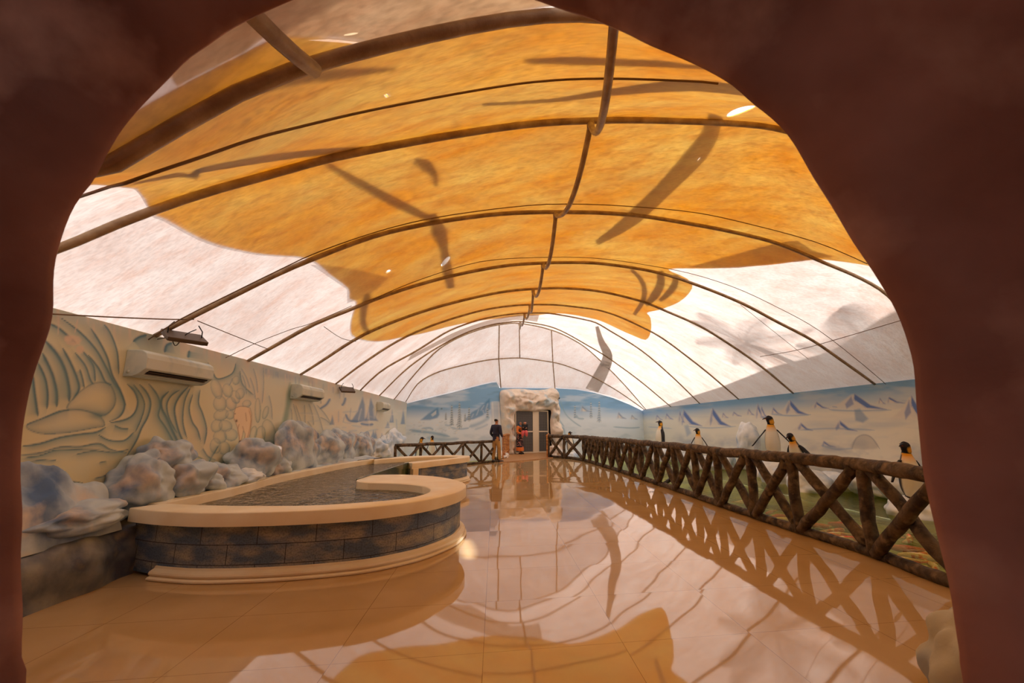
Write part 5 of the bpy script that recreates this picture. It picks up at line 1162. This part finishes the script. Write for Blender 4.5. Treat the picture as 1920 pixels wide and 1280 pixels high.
# ================================================================== OUTSIDE (casts the shade seen on the cloth)
def palm(base, top, label, n=15, seed=0, L_=2.6):
    root = empty('palm_tree', tuple(base), label, 'palm tree'); g = random.Random(seed)
    base = np.array(base); top = np.array(top)
    MB().tube([base*(1-t)+top*t+np.array([.25*math.sin(t*2.5), 0, 0])*(1-t) for t in np.linspace(0, 1, 12)], [.22-.07*t for t in np.linspace(0, 1, 12)], 12, rough=.12).build('trunk', M['bark'], root)
    lm = mat('palm_leaf', (70, 92, 44), .6)
    for i in range(n):
        az = 2*PI*i/n+g.uniform(-.2, .2); el = g.uniform(-.1, 1.0); d = np.array([math.cos(az), math.sin(az), 0]); LL = L_*g.uniform(.8, 1.1)
        P = [top+d*LL*t*math.cos(el*(1-t*.6))+np.array([0, 0, 1])*(LL*.55*math.sin(el)*t-LL*.55*t*t*(.9)) for t in np.linspace(0, 1, 22)]
        mb = MB().tube(P, [.03*(1-.8*t) for t in np.linspace(0, 1, 22)], 5)
        side = np.array([-d[1], d[0], 0])
        for j in range(2, 22):
            t = j/21; ln = .62*math.sin(PI*(t*.85+.1))**.8
            for q in range(2):
                o_ = P[j]-(P[j]-P[j-1])*q*.5
                for sg in (-1, 1):
                    tip = o_+side*sg*ln*.9+d*ln*.55-np.array([0, 0, .18*ln]); w2 = d*.016
                    mb.add([o_-w2, o_+w2, (o_+tip)/2+w2*.9, tip, (o_+tip)/2-w2*.9], [(0, 1, 2, 3, 4)])
        mb.build('frond', lm, root, False)
sd = np.array(SUN_DIR)
def above(px, py, L_): return mem_pt(px, py)+sd*L_
c1 = above(1400, 645, 5.6); palm((max(c1[0], XR+.7), c1[1], 0), c1, 'palm tree outside beyond the right wall, far one', seed=3, L_=2.5, n=9)
c2 = above(1650, 665, 5.2); palm((max(c2[0], XR+.7), c2[1], 0), c2, 'palm tree outside beyond the right wall, near one', seed=5, L_=2.5, n=8)
ow = [(2, 7.4), (8, 7.2), (12, 6.6), (16, 5.7), (20, 5.0), (24, 4.4), (28, 4.1)]
OV = [(XR+1.1+dx, y, z) for dx in (0, .3) for y, z in ow]+[(XR+1.1+dx, y, -.2) for dx in (0, .3) for y, z in ow]; k_ = len(ow)
OF = [(i, i+1, 2*k_+i+1, 2*k_+i) for i in range(k_-1)]+[(k_+i+1, k_+i, 3*k_+i, 3*k_+i+1) for i in range(k_-1)]+[(i, k_+i, k_+i+1, i+1) for i in range(k_-1)]+[(0, 2*k_, 3*k_, k_), (k_-1, 2*k_-1, 4*k_-1, 3*k_-1)]
ob = obj('outer_wall', OV, OF, mat('outer_plaster', (190, 180, 165), .8), smooth=False); tag(ob, kind='structure')
# ================================================================== PEOPLE
M['skin'] = mat('skin', (176, 124, 92), .55); M['navy'] = mat('navy_cloth', (46, 46, 72), .8, (38, 38, 60), 8); M['khaki'] = mat('khaki_cloth', (190, 150, 92), .8, (168, 130, 76), 6)
M['hair'] = mat('black_hair', (26, 20, 18), .6); M['shoe'] = mat('dark_shoe', (34, 28, 28), .5); M['teal'] = mat('dark_blue_scarf', (44, 72, 100), .8)
M['orangecloth'] = mat('orange_sleeve', (222, 122, 52), .8); M['darkdress'] = mat('dark_patterned_dress', (42, 34, 40), .8, (190, 130, 120), 14, mix=(.55, .62)); M['pink'] = mat('pink_cloth', (216, 96, 96), .8); M['blackc'] = mat('black_cloth', (30, 28, 30), .8)
M['palepink'] = mat('pale_pink_cap', (240, 160, 140), .8)
def skin_obj(name, nodes, edges, m, parent, T, sub=2):
    ks = list(nodes); me = bpy.data.meshes.new(name)
    me.from_pydata([tuple(T(nodes[k][0])) for k in ks], [(ks.index(a), ks.index(b)) for a, b in edges], []); me.materials.append(m)
    o = bpy.data.objects.new(name, me); COL.objects.link(o)
    md = o.modifiers.new('skin', 'SKIN'); md.use_smooth_shade = True
    for i, k in enumerate(ks):
        r = nodes[k][1]; r = r if hasattr(r, '__len__') else (r, r); me.skin_vertices[0].data[i].radius = r
        me.skin_vertices[0].data[i].use_root = (i == 0)
    ss = o.modifiers.new('sub', 'SUBSURF'); ss.levels = sub; ss.render_levels = sub
    o.parent = parent; bpy.context.view_layer.update(); o.matrix_parent_inverse = parent.matrix_world.inverted()
    return o
def hand(nodes, edges, w, el, sg, pre, curl=.6, k=1.0):
    """palm, four unequal fingers and a thumb on the wrist w, pointing away from the elbow"""
    w = np.array(w, float); d = w-np.array(el, float); d /= np.linalg.norm(d); side = np.cross(d, (0, 0, 1.0)); side = side/(np.linalg.norm(side)+1e-6); dn = np.cross(side, d)
    nodes[pre+'palm'] = (w+d*.055*k, (.034*k, .018*k)); edges.append((pre+'wr', pre+'palm'))
    for i, L_ in enumerate((.068, .078, .073, .058)):
        a = w+d*.095*k+side*(.022-.015*i)*k*1.1; b = a+d*L_*.5*k-dn*.012*k*curl; c = b+d*L_*.4*k-dn*.035*k*curl
        nodes[pre+'f%da' % i] = (a, .0095*k); nodes[pre+'f%db' % i] = (b, .0085*k); nodes[pre+'f%dc' % i] = (c, .007*k)
        edges += [(pre+'palm', pre+'f%da' % i), (pre+'f%da' % i, pre+'f%db' % i), (pre+'f%db' % i, pre+'f%dc' % i)]
    a = w+d*.04*k+side*.035*k; b = a+d*.035*k+side*.018*k-dn*.01*k
    nodes[pre+'t1'] = (a, .011*k); nodes[pre+'t2'] = (b, .009*k); edges += [(pre+'palm', pre+'t1'), (pre+'t1', pre+'t2')]
def person(loc, h, rz, label, pose, look, group=None):
    root = empty('person', tuple(loc), label, 'person'); k = h/1.72; cz, sz = math.cos(rz), math.sin(rz)
    T = lambda v: np.array([loc[0]+k*(v[0]*cz-v[1]*sz), loc[1]+k*(v[0]*sz+v[1]*cz), loc[2]+k*v[2]])
    n = {'pel': ((0, 0, .93), (.145*1, .10)), 'wai': ((0, .0, 1.08), (.125, .09)), 'che': ((0, .01, 1.28), (.15, .105)), 'nb': ((0, 0, 1.43), (.085, .07)), 'nk': ((0, .01, 1.49), (.052, .052)),
         'jaw': ((0, .035, 1.555), (.056, .066)), 'hd': ((0, .02, 1.625), (.074, .088)), 'cr': ((0, .01, 1.685), (.055, .068))}
    e = [('pel', 'wai'), ('wai', 'che'), ('che', 'nb'), ('nb', 'nk'), ('nk', 'jaw'), ('jaw', 'hd'), ('hd', 'cr')]
    J = dict(pose)
    for s_ in ('l', 'r'):
        sg = -1 if s_ == 'l' else 1
        n['sh'+s_] = ((sg*.165, 0, 1.40), (.062, .06)); n['el'+s_] = (J['el'+s_], .043); n['wr'+s_] = (J['wr'+s_], .029)
        e += [('nb', 'sh'+s_), ('sh'+s_, 'el'+s_), ('el'+s_, 'wr'+s_)]
        n[s_+'wr'] = (np.array(J['wr'+s_])+1e-3, .028); e.append(('wr'+s_, s_+'wr'))
        hand(n, e, J['wr'+s_], J['el'+s_], sg, s_)
        n['hi'+s_] = ((sg*.085, 0, .86), (.085, .09)); n['kn'+s_] = (J['kn'+s_], .058); n['ca'+s_] = (tuple(np.array(J['kn'+s_])*.6+np.array(J['an'+s_])*.4+np.array([0, -.015, 0])), .056); n['an'+s_] = (J['an'+s_], .037); n['to'+s_] = (J['to'+s_], (.036, .028))
        e += [('pel', 'hi'+s_), ('hi'+s_, 'kn'+s_), ('kn'+s_, 'ca'+s_), ('ca'+s_, 'an'+s_), ('an'+s_, 'to'+s_)]
    skin_obj('body', n, e, M['skin'], root, T)
    look(root, T, n, J)
    # face
    fm = MB()
    for sg in (-1, 1): fm.tube([T((sg*.03, .098, 1.635)), T((sg*.03, .108, 1.635))], [.010*k, .006*k], 8)
    fm.build('eyes', M['hair'], root); MB().tube([T((0, .10, 1.635)), T((0, .122, 1.605)), T((0, .108, 1.595))], [.008*k, .014*k, .008*k], 8).build('nose', M['skin'], root)
    MB().tube([T((-.025, .098, 1.568)), T((0, .106, 1.567)), T((.025, .098, 1.568))], [.003*k, .007*k, .003*k], 6).build('mouth', M['pink'], root)
    for sg in (-1, 1): MB().tube([T((sg*.074, .01, 1.60)), T((sg*.084, .005, 1.62)), T((sg*.078, .01, 1.645))], [.008*k, .016*k, .01*k], 8).build('ear', M['skin'], root)
    return root
def torso(root, T, J, m, name, grow=.014, long_=.86, sl=1.0, hem=.15):
    n = {'a': ((0, 0, .98), (hem, .118)), 'h': ((0, 0, long_), (hem, .115)), 'b': ((0, 0, 1.10), (.142, .108)), 'c': ((0, .01, 1.28), (.168, .122)), 'd': ((0, 0, 1.42), (.115, .09)), 'e': ((0, .005, 1.48), (.068, .066))}
    e = [('a', 'h'), ('a', 'b'), ('b', 'c'), ('c', 'd'), ('d', 'e')]
    for s_ in ('l', 'r'):
        sg = -1 if s_ == 'l' else 1
        n['s'+s_] = ((sg*.165, 0, 1.40), (.088, .084)); n['e'+s_] = (J['el'+s_], .058); n['w'+s_] = (tuple(np.array(J['el'+s_])*(1-sl*.9)+np.array(J['wr'+s_])*sl*.9), .043)
        e += [('d', 's'+s_), ('s'+s_, 'e'+s_), ('e'+s_, 'w'+s_)]
    return skin_obj(name, n, e, m, root, T)
def shoes(root, T, J, m):
    for s_ in ('l', 'r'):
        a = np.array(J['an'+s_]); b = np.array(J['to'+s_]); q = a+(b-a)*.5
        MB().tube([T((a[0], a[1]-.065, .04)), T((a[0], a[1]-.02, .052)), T((q[0], q[1], .047)), T((b[0], b[1]+.02, .036)), T((b[0], b[1]+.075, .028))], [.03, .046, .044, .042, .016], 12).build('shoe', m, root)
def man_look(root, T, n, J):
    torso(root, T, J, M['navy'], 'jacket')
    nn = {'p': ((0, 0, .95), (.148, .112)), 'q': ((0, 0, .88), (.14, .11))}; ee = [('p', 'q')]
    for s_ in ('l', 'r'):
        sg = -1 if s_ == 'l' else 1; a = np.array(J['kn'+s_]); b = np.array(J['an'+s_])
        nn['h'+s_] = ((sg*.088, 0, .80), .098); nn['k'+s_] = (tuple(a), .078); nn['m'+s_] = (tuple((a+b)/2), .074); nn['a'+s_] = (tuple(b+np.array([0, 0, .0])), .066)
        ee += [('q', 'h'+s_), ('h'+s_, 'k'+s_), ('k'+s_, 'm'+s_), ('m'+s_, 'a'+s_)]
    skin_obj('trousers', nn, ee, M['khaki'], root, T); shoes(root, T, J, M['shoe'])
    skin_obj('hair', {'a': ((0, -.01, 1.70), (.062, .072)), 'b': ((0, -.02, 1.655), (.082, .088)), 'c': ((0, -.035, 1.60), (.066, .056))}, [('a', 'b'), ('b', 'c')], M['hair'], root, T)
mp_ = {'ell': (-.235, -.05, 1.13), 'wrl': (-.17, .13, .96), 'elr': (.25, -.04, 1.13), 'wrr': (.20, .16, .98), 'knl': (-.10, .02, .49), 'anl': (-.12, -.04, .09), 'tol': (-.15, .10, .035), 'knr': (.115, .05, .49), 'anr': (.15, .03, .09), 'tor': (.20, .17, .035)}
P_ = on_z(930, 866.5, 0); person(P_, 1.71, -.55, 'man in navy jacket and khaki trousers standing on the shiny floor, back turned', mp_, man_look)
def woman_look(root, T, n, J):
    torso(root, T, J, M['orangecloth'], 'blouse', long_=.95)
    V = []; N_ = 26; pr = [(1.30, .150, .115), (1.10, .150, .12), (.95, .175, .15), (.75, .185, .165), (.5, .2, .18), (.33, .205, .185)]
    for z, a, b in pr:
        for i in range(N_): t = 2*PI*i/N_; f = 1+.06*math.sin(t*7)*(1.2-z); V.append(T((a*f*math.cos(t), b*f*math.sin(t), z)))
    obj('dress', V, [(j*N_+i, j*N_+(i+1) % N_, (j+1)*N_+(i+1) % N_, (j+1)*N_+i) for j in range(len(pr)-1) for i in range(N_)], M['darkdress'], root)
    V = []; pr = [(.36, .215, .195), (.28, .218, .2), (.17, .215, .2)]
    for z, a, b in pr:
        for i in range(N_): t = 2*PI*i/N_; f = 1+.06*math.sin(t*7)*(1.2-z); V.append(T((a*f*math.cos(t), b*f*math.sin(t), z)))
    obj('skirt_hem', V, [(j*N_+i, j*N_+(i+1) % N_, (j+1)*N_+(i+1) % N_, (j+1)*N_+i) for j in range(2) for i in range(N_)], M['orangecloth'], root)
    shoes(root, T, J, M['shoe'])
    skin_obj('headscarf', {'a': ((0, -.01, 1.70), (.07, .078)), 'b': ((0, -.02, 1.64), (.092, .094)), 'c': ((0, -.03, 1.56), (.088, .08)), 'd': ((0, .0, 1.47), (.10, .09)), 'e': ((0, .03, 1.38), (.13, .11))}, [('a', 'b'), ('b', 'c'), ('c', 'd'), ('d', 'e')], M['teal'], root, T)
wp_ = {'ell': (-.24, .04, 1.16), 'wrl': (-.10, .27, 1.10), 'elr': (.26, .05, 1.15), 'wrr': (.12, .30, 1.06), 'knl': (-.09, .03, .48), 'anl': (-.09, .0, .09), 'tol': (-.10, .13, .035), 'knr': (.09, .05, .48), 'anr': (.07, .05, .09), 'tor': (.08, .18, .035)}
P_ = on_z(975, 851, .03); person(P_, 1.62, PI+.75, 'woman in blue headscarf, orange sleeves and dark dress carrying a child on the deck', wp_, woman_look)
def child_look(root, T, n, J):
    torso(root, T, J, M['blackc'], 'top')
    for s_ in ('l', 'r'):
        sg = -1 if s_ == 'l' else 1; a = np.array(J['kn'+s_]); b = np.array(J['an'+s_])
        skin_obj('trouser_leg', {'h': ((sg*.06, 0, .90), (.12, .12)), 'k': (tuple(a), .085), 'a': (tuple(b), .07)}, [('h', 'k'), ('k', 'a')], M['pink'], root, T)
    skin_obj('cap', {'a': ((0, -.01, 1.71), (.06, .07)), 'b': ((0, -.02, 1.665), (.084, .09)), 'c': ((0, -.035, 1.61), (.07, .06))}, [('a', 'b'), ('b', 'c')], M['palepink'], root, T)
cp2 = {'ell': (-.24, .06, 1.18), 'wrl': (-.16, .25, 1.16), 'elr': (.24, .08, 1.2), 'wrr': (.14, .27, 1.22), 'knl': (-.17, .30, .78), 'anl': (-.19, .22, .42), 'tol': (-.2, .32, .36), 'knr': (.17, .30, .76), 'anr': (.18, .24, .40), 'tor': (.18, .34, .34)}
Cq = P_+np.array([.24, -.22, .66]); person(Cq, .92, PI-.2, 'small child in pale pink cap and pink trousers held in the woman\'s arms', cp2, child_look)
